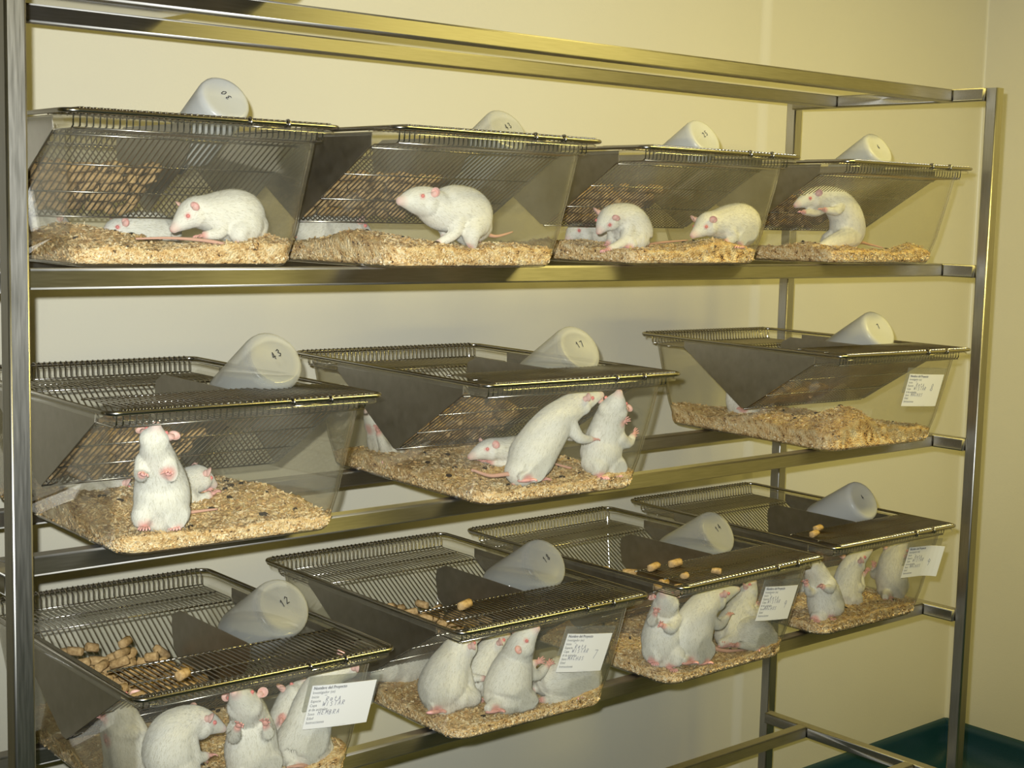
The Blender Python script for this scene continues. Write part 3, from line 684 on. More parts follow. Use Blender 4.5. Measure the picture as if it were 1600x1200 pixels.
# ------------------------------------------------------------------ cage cards
LINES = ['Nombre del Proyecto', 'Investigador (es)', 'Inicio', 'Especie', 'Cepa', '# de animales', 'Sexo', 'Edad', 'Instrucciones']
CARDS = {'23': (0.0745, 0.1090, -0.062, 0.104, 'MACHOS', '8', 'white printed card with handwriting, on the right cage of the middle row'),
         '31': (0.1140, 0.1155, -0.112, 0.104, 'HEMBRA', '', 'largest white card, tilted, on the leftmost bottom row cage'),
         '32': (0.0735, 0.1065, -0.165, 0.098, 'MACHOS', '7', 'white printed card marked 7, on the second bottom row cage'),
         '33': (0.0850, 0.1140, -0.125, 0.093, 'MACHOS', '9', 'white printed card marked 9, on the third bottom row cage'),
         '34': (0.1045, 0.1200, -0.068, 0.104, 'MACHOS', '9', 'white card bent away at its right end, on the rightmost bottom row cage')}
for c, (cx, cz, rot, cw, sex, num, lab) in CARDS.items():
    chh = 0.064
    tilt = math.atan2(HY1 - HY0, 0.168)
    yw = -half(cz)[1] - 0.0042
    up_ = V((0, -math.sin(tilt), math.cos(tilt))); rt_ = V((1, 0, 0)); nn = rt_.cross(up_)
    B3 = Matrix(((rt_.x, up_.x, nn.x, cx), (rt_.y, up_.y, nn.y, yw), (rt_.z, up_.z, nn.z, cz), (0, 0, 0, 1))) @ Matrix.Rotation(rot, 4, 'Z')
    bm = bmesh.new(); nb = 10
    bend = lambda t: (0.010 * max(0, t - 0.55) ** 2 * 5 if c == '34' else 0.0012 * math.sin(3.1 * t))
    top = [[bm.verts.new((-cw / 2 + cw * k / nb, s * chh / 2, bend(k / nb) + dz)) for k in range(nb + 1)] for s, dz in ((1, 0), (-1, 0), (1, -0.0006), (-1, -0.0006))]
    for k in range(nb):
        bm.faces.new((top[0][k], top[1][k], top[1][k + 1], top[0][k + 1])); bm.faces.new((top[2][k + 1], top[3][k + 1], top[3][k], top[2][k]))
        bm.faces.new((top[0][k + 1], top[2][k + 1], top[2][k], top[0][k])); bm.faces.new((top[1][k], top[3][k], top[3][k + 1], top[1][k + 1]))
    bm.faces.new((top[0][0], top[2][0], top[3][0], top[1][0])); bm.faces.new((top[0][-1], top[1][-1], top[3][-1], top[2][-1]))
    card = tag(put('cage_card', mesh_of('cage_card', bm, M_PAPER, False), matrix=CM[c] @ B3), lab, 'card', 'record cards on the cages')
    bm = bmesh.new(); pitch = chh / 10.2
    for i, t in enumerate(LINES):
        print_text(bm, t, -cw / 2 + 0.0025, chh / 2 - pitch * (i + 0.95), pitch * (1.02 if i == 0 else 0.92))
        if i == 0: print_text(bm, t, -cw / 2 + 0.0028, chh / 2 - pitch * (i + 0.95), pitch * 1.02)
    print_text(bm, '........ ..  .................', -0.004, -chh / 2 + 0.0018, 0.0032)
    for v in bm.verts: v.co.z = bend((v.co.x + cw / 2) / cw) + 0.0003
    put('printed_text', mesh_of('printed_text', bm, M_PRINT, False), card)['kind'] = 'stuff'
    bm = bmesh.new()
    strokes(bm, '-', -0.030, chh / 2 - pitch * 2.9, 0.007, 0.00028)
    strokes(bm, 'RatA', -0.026, chh / 2 - pitch * 3.85, 0.0062, 0.00036, 1.0, 0.15, 5)
    strokes(bm, 'WISTAR', -0.030, chh / 2 - pitch * 4.95, 0.0062, 0.00036, 1.0, 0.15, 6)
    strokes(bm, sex, -0.034, chh / 2 - pitch * 6.9, 0.0062, 0.00036, 1.0, 0.2, 7)
    if num: strokes(bm, num, 0.020, -0.009 if num != '8' else 0.0, 0.014, 0.0004, 1.0, 0.1, 8)
    for v in bm.verts: v.co.z = bend((v.co.x + cw / 2) / cw) + 0.00045
    put('handwriting', mesh_of('handwriting', bm, M_PENCIL, False), card)['kind'] = 'stuff'
    # clear sleeve behind the card, taped to the tub front
    bm = bmesh.new(); box(bm, -cw / 2 - 0.006, cw / 2 + 0.004, -0.006, chh / 2 + 0.012, -0.0030, -0.0012)
    put('sleeve', mesh_of('sleeve', bm, M_SLEEVE, False), card)

# ------------------------------------------------------------------ rats
def ear_mesh():
    bm = bmesh.new(); L, Wd = 0.0146, 0.0128; nr, na = 5, 14; rows = [[], []]
    for s, off in ((0, 0.0), (1, -0.0010)):
        for i in range(nr + 1):
            f = i / nr; row = []
            for k in range(na + 1):
                a = math.pi * (k / na) * 1.62 - math.pi * 0.31
                x = Wd * 0.5 * f * math.cos(a) * 1.05; z = L * 0.52 + L * 0.50 * f * math.sin(a)
                y = 0.0042 * f * f + off
                row.append(bm.verts.new((x, y, z)))
            rows[s].append(row)
    for s in (0, 1):
        for A, B in zip(rows[s][:-1], rows[s][1:]):
            for k in range(na):
                try: bm.faces.new((A[k], A[k + 1], B[k + 1], B[k]))
                except ValueError: pass
    for k in range(na): bm.faces.new((rows[0][-1][k], rows[0][-1][k + 1], rows[1][-1][k + 1], rows[1][-1][k]))
    bmesh.ops.remove_doubles(bm, verts=bm.verts, dist=1e-5)
    # root stem that sinks into the head
    tube(bm, [(0, -0.001, -0.003), (0, 0.0005, 0.003), (0, 0.001, 0.008)], [0.0042, 0.0048, 0.0030], 8)
    return mesh_of('ear', bm, M_EAR)
def paw_mesh(hind):
    bm = bmesh.new()                                       # +x fingers, +z back of the paw
    if hind:
        ball(bm, (-0.004, 0, 0), 0.0125, 0.0044, 0.0032, None, 10, 7)
        fan = [(-0.0042, -24, 0.0068), (-0.0022, -10, 0.0095), (0, 0, 0.0102), (0.0022, 10, 0.0095), (0.0042, 30, 0.0062)]; bx, r = 0.006, 0.00135
    else:
        ball(bm, (-0.001, 0, 0), 0.0052, 0.0042, 0.0027, None, 10, 7)
        fan = [(-0.0030, -28, 0.0062), (-0.0011, -9, 0.0078), (0.0011, 9, 0.0080), (0.0030, 26, 0.0066), (0.0034, 62, 0.0034)]; bx, r = 0.0022, 0.00115
    for y, a, L in fan:
        d = V((math.cos(math.radians(a)), math.sin(math.radians(a)), 0)); p = V((bx if abs(a) < 50 else bx - 0.003, y, 0.0002))
        tube(bm, [p - d * 0.002, p + d * L * 0.4 + V((0, 0, 0.0009)), p + d * L * 0.75 + V((0, 0, 0.0002)), p + d * L + V((0, 0, -0.0016))], [r * 1.1, r * 1.05, r, r * 0.55], 6)
    return mesh_of('paw', bm, M_SKIN)
ME_EAR, ME_FORE, ME_HIND = ear_mesh(), paw_mesh(False), paw_mesh(True)
bm = bmesh.new(); ball(bm, (0, 0, 0), 0.0027, 0.0027, 0.0027, None, 12, 8); ME_EYE = mesh_of('eye', bm, M_EYE)
bm = bmesh.new(); ball(bm, (0, 0, 0), 0.0026, 0.0034, 0.0024, None, 10, 6); ME_NOSE = mesh_of('nose', bm, M_SKIN)
def basis(x, z_hint, p):
    x = x.normalized(); z = (z_hint - x * z_hint.dot(x)); z = z.normalized() if z.length > 1e-5 else x.orthogonal().normalized(); y = z.cross(x)
    return Matrix(((x.x, y.x, z.x, p.x), (x.y, y.y, z.y, p.y), (x.z, y.z, z.z, p.z), (0, 0, 0, 1)))
TMP = bpy.data.objects.new('tmp', bpy.data.meshes.new('tmp')); COL.objects.link(TMP)
rm = TMP.modifiers.new('r', 'REMESH'); rm.mode = 'VOXEL'; rm.voxel_size = 0.0021; rm.use_smooth_shade = True
sm = TMP.modifiers.new('s', 'SMOOTH'); sm.factor = 0.5; sm.iterations = 7

def make_rat(c, spine, bd, hd, fore, hind, hdir, tail, label):
    org = V(spine[0][:3]); org.z = 0.0
    sp = [(x - org.x, y - org.y, z - org.z, r) for x, y, z, r in spine]
    bd, hd, hdir = V(bd).normalized(), V(hd).normalized(), V(hdir).normalized()
    sp[-1] = sp[-1][:3] + (max(sp[-1][3], 0.0068),); sp[-2] = sp[-2][:3] + (max(sp[-2][3] * 1.12, 0.0118),); sp[-3] = sp[-3][:3] + (sp[-3][3] * 1.08,)
    dense = catmull(sp, 7); nd = len(dense); npt = len(sp)
    P = [V(q[:3]) for q in dense]; Rr = [max(0.003, q[3]) for q in dense]
    fr = []
    for i in range(nd):
        t = (P[min(i + 1, nd - 1)] - P[max(i - 1, 0)]).normalized(); f = i / (nd - 1)
        k = min(1.0, max(0.0, (f - 0.35) / 0.35)); d = bd.lerp(hd, k); d = d - t * d.dot(t)
        d = d.normalized() if d.length > 1e-4 else t.orthogonal().normalized()
        fr.append((t, d, t.cross(d)))
    bm = bmesh.new(); seg = 18; rings = []
    def ring(p, r, d, l, kd=1.0, kl=1.0):
        out = []
        for q in range(seg):
            a = 2 * math.pi * q / seg; out.append(bm.verts.new(p + d * (r * kd * math.cos(a)) + l * (r * kl * math.sin(a))))
        return out
    t0, d0, l0 = fr[0]
    for k in (80, 55, 30): rings.append(ring(P[0] - t0 * (Rr[0] * 0.85 * math.sin(math.radians(k))), Rr[0] * math.cos(math.radians(k)), d0, l0))
    for i in range(nd):
        f = i / (nd - 1); kl = 1.0 if f < 0.6 else 0.96; kd = 0.97 if f < 0.6 else 1.0 - 0.06 * min(1, (f - 0.6) / 0.3)
        rings.append(ring(P[i], Rr[i], fr[i][1], fr[i][2], kd, kl))
    t1, d1, l1 = fr[-1]
    for k in (35, 70): rings.append(ring(P[-1] + t1 * (Rr[-1] * math.sin(math.radians(k))), Rr[-1] * math.cos(math.radians(k)), d1, l1))
    for A, B in zip(rings[:-1], rings[1:]):
        for k in range(seg): bm.faces.new((A[k], A[(k + 1) % seg], B[(k + 1) % seg], B[k]))
    bm.faces.new(rings[0][::-1]); bm.faces.new(rings[-1])
    # cheeks give the wedge of a rat's head
    hb = (npt - 3) * 7
    th, dh, lh = fr[hb]
    for s in (-1, 1): ball(bm, P[hb] + lh * (s * Rr[hb] * 0.34) - dh * (Rr[hb] * 0.15) + th * 0.002, Rr[hb] * 0.74, None, None, None, 10, 7)
    fore = [V(q) - org for q in fore]; hind = [V(q) - org for q in hind]
    ish = int((npt - 5) * 7 + 3) if npt >= 6 else nd // 2
    tS, dS, lS = fr[ish]; tH, dH, lH = fr[4]
    def pair(pts, base, lat):
        if not pts: return []
        if len(pts) == 1:
            p = pts[0]; s = (p - base).dot(lat); return [p, p - lat * (2 * s if abs(s) > 0.006 else 0.024 * (1 if s >= 0 else -1))]
        return pts[:2]
    fore, hind = pair(fore, P[ish], lS), pair(hind, P[4], lH)
    def sides(pts, base, lat):
        if (pts[0] - base).dot(lat) >= (pts[1] - base).dot(lat): return ((pts[0], 1), (pts[1], -1))
        return ((pts[0], -1), (pts[1], 1))
    paws = []
    for p, s in sides(fore, P[ish], lS):
        sh = P[ish] + lS * (s * Rr[ish] * 0.62) - dS * (Rr[ish] * 0.42)
        el = sh.lerp(p, 0.5) - tS * 0.010 - dS * 0.003 + lS * (s * 0.004)
        q = catmull([tuple(sh) + (0.0120,), tuple(el) + (0.0090,), tuple(p) + (0.0052,)], 5)
        tube(bm, [V(a[:3]) for a in q], [a[3] for a in q], 10)
        ball(bm, sh, 0.0125, None, None, None, 10, 7)
        fd = (p - el).normalized(); paws.append(('fore', p + fd * 0.003, fd, dS if abs(fd.dot(dS)) < 0.9 else tS))
    hd2 = V((hdir.x, hdir.y, 0)).normalized()
    for p, s in sides(hind, P[4], lH):
        hip = P[4] + lH * (s * Rr[4] * 0.42)
        kn = hip.lerp(p, 0.45) + hd2 * 0.014 + lH * (s * 0.005)
        ank = p - hd2 * 0.010 + V((0, 0, 0.004))
        q = catmull([tuple(hip) + (0.0215,), tuple(kn) + (0.0150,), tuple(ank) + (0.0062,)], 5)
        tube(bm, [V(a[:3]) for a in q], [a[3] for a in q], 12)
        ball(bm, hip.lerp(kn, 0.30), Rr[4] * 0.66, None, None, None, 12, 8)
        paws.append(('hind', p + hd2 * 0.004, hd2, V((0, 0, 1))))
    bmesh.ops.recalc_face_normals(bm, faces=bm.faces)
    me0 = bpy.data.meshes.new('tmp'); bm.to_mesh(me0); bm.free()
    TMP.data = me0
    dg = bpy.context.evaluated_depsgraph_get(); dg.update()
    me = bpy.data.meshes.new_from_object(TMP.evaluated_get(dg))
    me.name = 'rat'; me.materials.clear(); me.materials.append(M_FUR)
    for v in me.vertices:                  # the coat flattens where it presses against the walls
        z_ = v.co.z + org.z; hx_, hy_ = half(z_); hx_ -= 0.0042; hy_ -= 0.0042
        v.co.x = min(max(v.co.x + org.x, -hx_), hx_) - org.x; v.co.y = min(max(v.co.y + org.y, -hy_), hy_) - org.y
    for it in range(3):                    # and rounds off at the rim of the flattened patch
        acc = [V((0, 0, 0)) for _ in me.vertices]; cnt = [0] * len(me.vertices)
        for e in me.edges:
            a, b_ = e.vertices; acc[a] += me.vertices[b_].co; acc[b_] += me.vertices[a].co; cnt[a] += 1; cnt[b_] += 1
        for v, a, k in zip(me.vertices, acc, cnt):
            z_ = v.co.z + org.z; hx_, hy_ = half(z_)
            if max(abs(v.co.x + org.x) - hx_, abs(v.co.y + org.y) - hy_) > -0.010: v.co = v.co.lerp(a / k, 0.6)
    me.update()
    nose = P[-1] + t1 * Rr[-1] * 0.8
    # eye and ear places on the head
    ie = min(nd - 1, hb + 6); te, de, le = fr[ie]
    eyes = [P[ie] + le * (s * Rr[ie] * 0.93) + de * (Rr[ie] * 0.34) for s in (-1, 1)]
    at_ = me.attributes.new('pink', 'FLOAT', 'POINT'); vals = []
    pp = [q[1] for q in paws]
    for v in me.vertices:
        w = max(0.0, 1 - (v.co - nose).length / 0.017) * 0.8
        for q in pp: w = max(w, min(0.95, max(0.0, (0.013 - (v.co - q).length) / 0.007)))
        for q in eyes: w = max(w, 0.55 if (v.co - q).length < 0.0048 else 0.0)
        vals.append(w)
    at_.data.foreach_set('value', vals)
    me.polygons.foreach_set('use_smooth', [True] * len(me.polygons))
    o = tag(put('rat', me, matrix=CM[c] @ Matrix.Translation(org)), label, 'rat', 'white rats in the cages')
    # short coat: fine hairs lying back from nose to rump, shaded with the skin under them
    rg = random.Random(len(label)); me.calc_loop_triangles(); tris = me.loop_triangles; wts = [t.area for t in tris]
    hv, hf, hs, hn = [], [], [], []
    for t in rg.choices(tris, wts, k=5200):
        a, b_ = rg.random(), rg.random()
        if a + b_ > 1: a, b_ = 1 - a, 1 - b_
        i0, i1, i2 = t.vertices; v0, v1, v2 = me.vertices[i0], me.vertices[i1], me.vertices[i2]
        if max(vals[i0], vals[i1]) > 0.25: continue
        p = v0.co + (v1.co - v0.co) * a + (v2.co - v0.co) * b_; n_ = (v0.normal * (1 - a - b_) + v1.normal * a + v2.normal * b_).normalized()
        k = min(range(0, nd, 3), key=lambda q: (P[q] - p).length_squared)
        back = -fr[k][0] + V((rg.gauss(0, .25), rg.gauss(0, .25), rg.gauss(0, .25) - 0.25)); back = back - n_ * back.dot(n_)
        if back.length < 1e-4: continue
        back.normalize(); L_ = rg.uniform(0.0040, 0.0075) * min(1.0, 0.35 + Rr[k] / 0.03); sd = n_.cross(back) * 0.00042
        tip = p + back * (L_ * 0.93) + n_ * (L_ * rg.uniform(0.14, 0.36))
        hx_, hy_ = half(tip.z); hx_ -= 0.0028; hy_ -= 0.0028
        tip.x = min(max(tip.x + org.x, -hx_), hx_) - org.x; tip.y = min(max(tip.y + org.y, -hy_), hy_) - org.y; base_ = p - n_ * 0.0003
        q0 = len(hv); hv += [base_ - sd, base_ + sd, tip]; hf.append((q0, q0 + 1, q0 + 2)); s_ = rg.random(); hs += [s_] * 3; hn += list(n_) * 3
    mh = bpy.data.meshes.new('coat'); mh.from_pydata([tuple(v) for v in hv], [], hf); mh.materials.append(M_HAIR)
    mh.attributes.new('shade', 'FLOAT', 'POINT').data.foreach_set('value', hs)
    mh.attributes.new('skin_normal', 'FLOAT_VECTOR', 'POINT').data.foreach_set('vector', hn)
    put('coat', mh, o)['kind'] = 'stuff'
    for q in eyes: put('eye', ME_EYE, o, loc=q)
    ib = hb + 1; tb, db, lb = fr[ib]
    for s in (-1, 1):
        base = P[ib] + lb * (s * Rr[ib] * 0.80) + db * (Rr[ib] * 0.42)
        axis = (db * 0.66 + lb * (s * 0.86) - tb * 0.16).normalized(); face = (tb * 0.75 + lb * (s * 0.55)).normalized()
        face = (face - axis * face.dot(axis)).normalized(); xr = face.cross(axis)
        put('ear', ME_EAR, o, matrix=Matrix(((xr.x, face.x, axis.x, base.x), (xr.y, face.y, axis.y, base.y), (xr.z, face.z, axis.z, base.z), (0, 0, 0, 1))))
    put('nose', ME_NOSE, o, matrix=basis(t1, d1, P[-1] + t1 * Rr[-1] * 0.55))
    for kind, p, fd, up_ in paws:
        put('paw', ME_FORE if kind == 'fore' else ME_HIND, o, matrix=basis(fd, up_, p))
    tl = [tuple(P[0] - t0 * (Rr[0] * 0.55) - V((0, 0, 0.35 * Rr[0])))] + [tuple(V(q) - org) for q in tail]
    q = catmull(tl, 7); k_ = len(q)
    bm = bmesh.new(); tube(bm, q, [0.0046 * (1 - 0.75 * i / (k_ - 1)) for i in range(k_)], 8)
    put('tail', mesh_of('tail', bm, M_TAIL), o)
    return o

RATS = [
('11', [(0.113, -0.16, 0.0508, 0.029), (0.0983, -0.16, 0.0635, 0.038), (0.0724, -0.16, 0.0673, 0.034), (0.0497, -0.16, 0.0694, 0.025), (0.031, -0.16, 0.0682, 0.0195), (0.0172, -0.16, 0.0588, 0.0135), (0.0034, -0.16, 0.0477, 0.0045)], (0.0, 0.0, 1.0), (-0.2, 0.0, 1.0), [(0.0336, -0.18, 0.0394), (0.0602, -0.14, 0.0403)], [(0.0837, -0.19, 0.0258), (0.1141, -0.13, 0.0257)], (-1.0, -0.2, 0.0), [(0.1057, -0.18, 0.0324), (0.0726, -0.21, 0.024), (0.0307, -0.21, 0.0327), (-0.0234, -0.21, 0.0364), (-0.0739, -0.21, 0.0352)], 'white rat crouching with its nose down, front of the top left cage'),
('11', [(0.0835, 0.02, 0.0374, 0.022), (0.0616, 0.02, 0.0413, 0.028), (0.0343, 0.02, 0.0414, 0.027), (0.0131, 0.02, 0.0411, 0.02), (-0.0012, 0.02, 0.0401, 0.014), (-0.0116, 0.02, 0.0364, 0.004)], (0.0, 0.0, 1.0), (0.0, 0.0, 1.0), [(0.0083, 0.02, 0.0312)], [(0.0665, 0.02, 0.0299)], (-1.0, 0.0, 0.0), [(0.0894, 0.02, 0.0319), (0.0914, -0.01, 0.0309), (0.1061, -0.03, 0.0316)], 'white rat lying low behind the food hopper, back of the top left cage'),
('11', [(-0.1244, 0.02, 0.0404, 0.022), (-0.1049, 0.02, 0.0449, 0.024), (-0.087, 0.02, 0.0469, 0.019), (-0.0744, 0.02, 0.0436, 0.014), (-0.0635, 0.02, 0.0376, 0.005)], (0.0, 0.0, 1.0), (0.0, 0.0, 1.0), [(-0.0799, 0.02, 0.0339)], [(-0.1157, 0.02, 0.0319)], (1.0, 0.0, 0.0), [(-0.1288, 0.02, 0.0352), (-0.1419, 0.02, 0.0333)], 'white rat half hidden by the left rack post in the top left cage'),
('12', [(0.0358, -0.165, 0.0587, 0.027), (0.0243, -0.165, 0.077, 0.035), (-0.0057, -0.165, 0.0819, 0.036), (-0.0316, -0.165, 0.0804, 0.029), (-0.0562, -0.165, 0.0907, 0.0215), (-0.079, -0.165, 0.0928, 0.0165), (-0.1004, -0.165, 0.0914, 0.0075)], (0.0, 0.0, 1.0), (0.1, 0.0, 1.0), [(-0.0484, -0.18, 0.032), (-0.006, -0.145, 0.0376)], [(0.0004, -0.195, 0.024), (0.0574, -0.135, 0.0245)], (-1.0, -0.3, 0.0), [(0.0508, -0.165, 0.0478), (0.077, -0.165, 0.0443), (0.1186, -0.155, 0.051)], 'white rat standing with raised snout in the second cage of the top row'),
('12', [(-0.132, 0.02, 0.0451, 0.022), (-0.1071, 0.02, 0.0501, 0.027), (-0.0749, 0.02, 0.0504, 0.024), (-0.0516, 0.02, 0.0517, 0.018), (-0.0338, 0.02, 0.049, 0.013), (-0.0157, 0.02, 0.0405, 0.0045)], (0.0, 0.0, 1.0), (0.0, 0.0, 1.0), [(-0.0419, 0.02, 0.0364), (-0.0493, -0.0, 0.035)], [(-0.1127, 0.02, 0.034)], (1.0, 0.0, 0.0), [(-0.1386, 0.02, 0.0394), (-0.1512, 0.02, 0.0356)], 'white rat lying low under the hopper of the second top row cage'),
('13', [(-0.0744, -0.13, 0.0413, 0.028), (-0.0723, -0.13, 0.0496, 0.036), (-0.0852, -0.13, 0.0685, 0.033), (-0.1094, -0.13, 0.0766, 0.024), (-0.1283, -0.13, 0.0731, 0.018), (-0.141, -0.13, 0.0625, 0.012), (-0.1493, -0.13, 0.053, 0.004)], (0.3, 0.0, 1.0), (0.3, -0.2, 1.0), [(-0.1116, -0.11, 0.0317), (-0.1498, -0.15, 0.024)], [(-0.1052, -0.16, 0.024), (-0.0608, -0.1, 0.024)], (-1.0, 0.2, 0.0), [(-0.047, -0.13, 0.0284), (0.0136, -0.11, 0.0346), (0.0965, -0.1, 0.0393)], 'white rat hunched in the left half of the third cage of the top row'),
('13', [(0.131, -0.195, 0.0556, 0.028), (0.125, -0.195, 0.0697, 0.036), (0.0915, -0.195, 0.0703, 0.033), (0.0606, -0.195, 0.0698, 0.024), (0.0383, -0.195, 0.0674, 0.019), (0.0229, -0.195, 0.0586, 0.0125), (0.0061, -0.195, 0.0499, 0.0045)], (0.0, 0.0, 1.0), (-0.2, 0.0, 1.0), [(0.0626, -0.215, 0.0391), (0.0946, -0.175, 0.0403)], [(0.0973, -0.2205, 0.031), (0.1509, -0.165, 0.0327)], (-1.0, 0.0, 0.0), [(0.1518, -0.195, 0.0402), (0.1509, -0.165, 0.0329)], 'white rat facing left in the right half of the third top row cage'),
('13', [(0.0471, 0.06, 0.0459, 0.022), (0.0149, 0.06, 0.0502, 0.026), (-0.0136, 0.06, 0.0522, 0.019), (-0.0306, 0.06, 0.0452, 0.014), (-0.0441, 0.06, 0.0337, 0.005)], (0.0, 0.0, 1.0), (0.0, 0.0, 1.0), [(-0.0237, 0.06, 0.0293)], [(0.0316, 0.06, 0.0319)], (-1.0, 0.0, 0.0), [(0.0588, 0.06, 0.0391), (0.0885, 0.06, 0.0346)], 'white rat at the back left corner of the third top row cage'),
('14', [(-0.0113, -0.125, 0.0417, 0.027), (-0.0011, -0.125, 0.0602, 0.035), (-0.0092, -0.125, 0.0896, 0.033), (-0.0359, -0.125, 0.1123, 0.029), (-0.0706, -0.125, 0.1211, 0.0245), (-0.1096, -0.125, 0.1202, 0.0185), (-0.1331, -0.125, 0.1148, 0.0125), (-0.1543, -0.125, 0.1072, 0.0055)], (0.8, 0.0, 0.6), (0.0, 0.0, 1.0), [(-0.1581, -0.145, 0.0943), (-0.1111, -0.155, 0.1001)], [(-0.126, -0.155, 0.0273), (-0.0273, -0.095, 0.0295)], (-1.0, 0.0, 0.0), [(0.0573, -0.105, 0.0378), (0.1106, -0.095, 0.0341), (0.139, -0.105, 0.0282)], 'white rat sitting up and nibbling in the rightmost cage of the top row'),
('21', [(-0.0877, -0.195, 0.043, 0.027), (-0.0876, -0.195, 0.0591, 0.0345), (-0.0884, -0.195, 0.0832, 0.033), (-0.0988, -0.21, 0.1104, 0.0245), (-0.11, -0.225, 0.1332, 0.019), (-0.1136, -0.231, 0.1444, 0.016), (-0.1146, -0.235, 0.1551, 0.0108), (-0.1147, -0.237, 0.1615, 0.006)], (0.62, 0.78, 0.1), (0.62, 0.78, -0.2), [(-0.1322, -0.2369, 0.1045), (-0.0976, -0.2362, 0.1013)], [(-0.1158, -0.21, 0.035), (-0.0761, -0.21, 0.0306)], (-0.55, -0.8, 0.0), [(-0.0656, -0.165, 0.0352), (-0.032, -0.165, 0.0357), (0.0041, -0.165, 0.0359)], 'white rat standing upright with its chin up, front of the middle row left cage'),
('21', [(-0.0217, -0.06, 0.0382, 0.024), (-0.0031, -0.06, 0.0448, 0.028), (0.0148, -0.06, 0.0527, 0.022), (0.0299, -0.06, 0.0574, 0.0175), (0.0414, -0.06, 0.0537, 0.012), (0.052, -0.06, 0.0465, 0.0045)], (0.0, 0.0, 1.0), (0.0, 0.0, 1.0), [(0.0376, -0.06, 0.039)], [(-0.0078, -0.06, 0.0243)], (1.0, 0.0, 0.0), [(-0.0309, -0.06, 0.0303), (-0.0491, -0.06, 0.0287)], 'white rat whose pink face peers out behind the upright rat, middle row left cage'),
('21', [(-0.1034, 0.05, 0.044, 0.021), (-0.0825, 0.05, 0.0429, 0.028), (-0.0596, 0.05, 0.0398, 0.026), (-0.0391, 0.05, 0.0337, 0.018), (-0.0279, 0.05, 0.0299, 0.013), (-0.0185, 0.05, 0.0238, 0.005)], (0.0, 0.0, 1.0), (0.0, 0.0, 1.0), [(-0.0317, 0.05, 0.024)], [(-0.0873, 0.05, 0.024)], (1.0, 0.0, 0.0), [(-0.1106, 0.05, 0.0386), (-0.1276, 0.05, 0.0359)], 'white rat seen dimly behind the scratched left wall, middle row left cage'),
('22', [(-0.0667, -0.195, 0.0425, 0.025), (-0.049, -0.195, 0.0594, 0.036), (-0.0278, -0.195, 0.0859, 0.0345), (-0.0026, -0.195, 0.1114, 0.03), (0.0219, -0.195, 0.1284, 0.024), (0.0432, -0.195, 0.1379, 0.0185), (0.0649, -0.195, 0.1436, 0.0125), (0.0881, -0.195, 0.1492, 0.0045)], (-0.75, 0.0, 0.65), (-0.3, 0.0, 1.0), [(0.0578, -0.215, 0.0851), (0.0905, -0.165, 0.0789)], [(-0.0779, -0.2213, 0.0347), (-0.0296, -0.195, 0.0274)], (1.0, -0.2, 0.0), [(-0.0811, -0.195, 0.0399), (-0.1216, -0.195, 0.0416), (-0.1532, -0.195, 0.0525), (-0.1529, -0.195, 0.0502)], 'white rat stretching up towards its neighbour, middle cage of the middle row'),
('22', [(0.0888, -0.195, 0.0398, 0.026), (0.092, -0.195, 0.0547, 0.033), (0.0989, -0.195, 0.0783, 0.031), (0.0983, -0.205, 0.1058, 0.026), (0.0965, -0.215, 0.1261, 0.0205), (0.0948, -0.225, 0.1423, 0.015), (0.095, -0.23, 0.1557, 0.006)], (0.4, 0.9, 0.1), (0.55, 0.8, -0.1), [(0.1067, -0.228, 0.1092), (0.1468, -0.21, 0.0849)], [(0.0706, -0.215, 0.0254), (0.107, -0.205, 0.0246)], (0.3, -1.0, 0.0), [(0.0886, -0.165, 0.0261), (0.0622, -0.165, 0.0315), (0.0192, -0.165, 0.0442)], 'upright white rat with its nose at the lid, right part of middle row middle cage'),
('22', [(0.0769, -0.05, 0.0382, 0.024), (0.041, -0.05, 0.043, 0.027), (0.0071, -0.05, 0.0488, 0.021), (-0.0134, -0.05, 0.0515, 0.017), (-0.0311, -0.05, 0.0498, 0.0125), (-0.0509, -0.05, 0.0432, 0.0045)], (0.0, 0.0, 1.0), (0.0, 0.0, 1.0), [(-0.0141, -0.05, 0.032)], [(0.064, -0.05, 0.024)], (-1.0, 0.0, 0.0), [(0.0905, -0.05, 0.0274), (0.1109, -0.05, 0.024)], 'white rat facing left at the back, behind the stretching rat, middle row middle cage'),
('22', [(-0.1019, 0.1, 0.036, 0.021), (-0.1095, 0.1, 0.041, 0.027), (-0.1197, 0.1, 0.0607, 0.023), (-0.1323, 0.1, 0.0805, 0.018), (-0.1423, 0.1, 0.0937, 0.013), (-0.1509, 0.1, 0.1047, 0.005)], (0.7, 0.0, 0.7), (0.5, 0.0, 0.8), [(-0.1444, 0.1, 0.073)], [(-0.1167, 0.1, 0.0247)], (-1.0, 0.0, 0.0), [(-0.1111, 0.08, 0.0271), (-0.1505, 0.05, 0.0295), (-0.1498, 0.05, 0.024)], 'white rat reared up behind the left hopper plate, middle row middle cage'),
('23', [(-0.0383, 0.1, 0.0398, 0.026), (-0.0507, 0.1, 0.0436, 0.031), (-0.0655, 0.1, 0.0757, 0.026), (-0.0763, 0.1, 0.1026, 0.02), (-0.0845, 0.1, 0.1187, 0.013), (-0.0887, 0.1, 0.1293, 0.005)], (0.7, 0.5, 0.4), (0.5, 0.5, 0.6), [(-0.0939, 0.1, 0.0929)], [(-0.0714, 0.1, 0.024)], (-1.0, 0.0, 0.0), [(-0.0306, 0.1, 0.024), (0.0036, 0.1, 0.024)], 'only white rat of the middle row right cage, behind the steel hopper plate'),
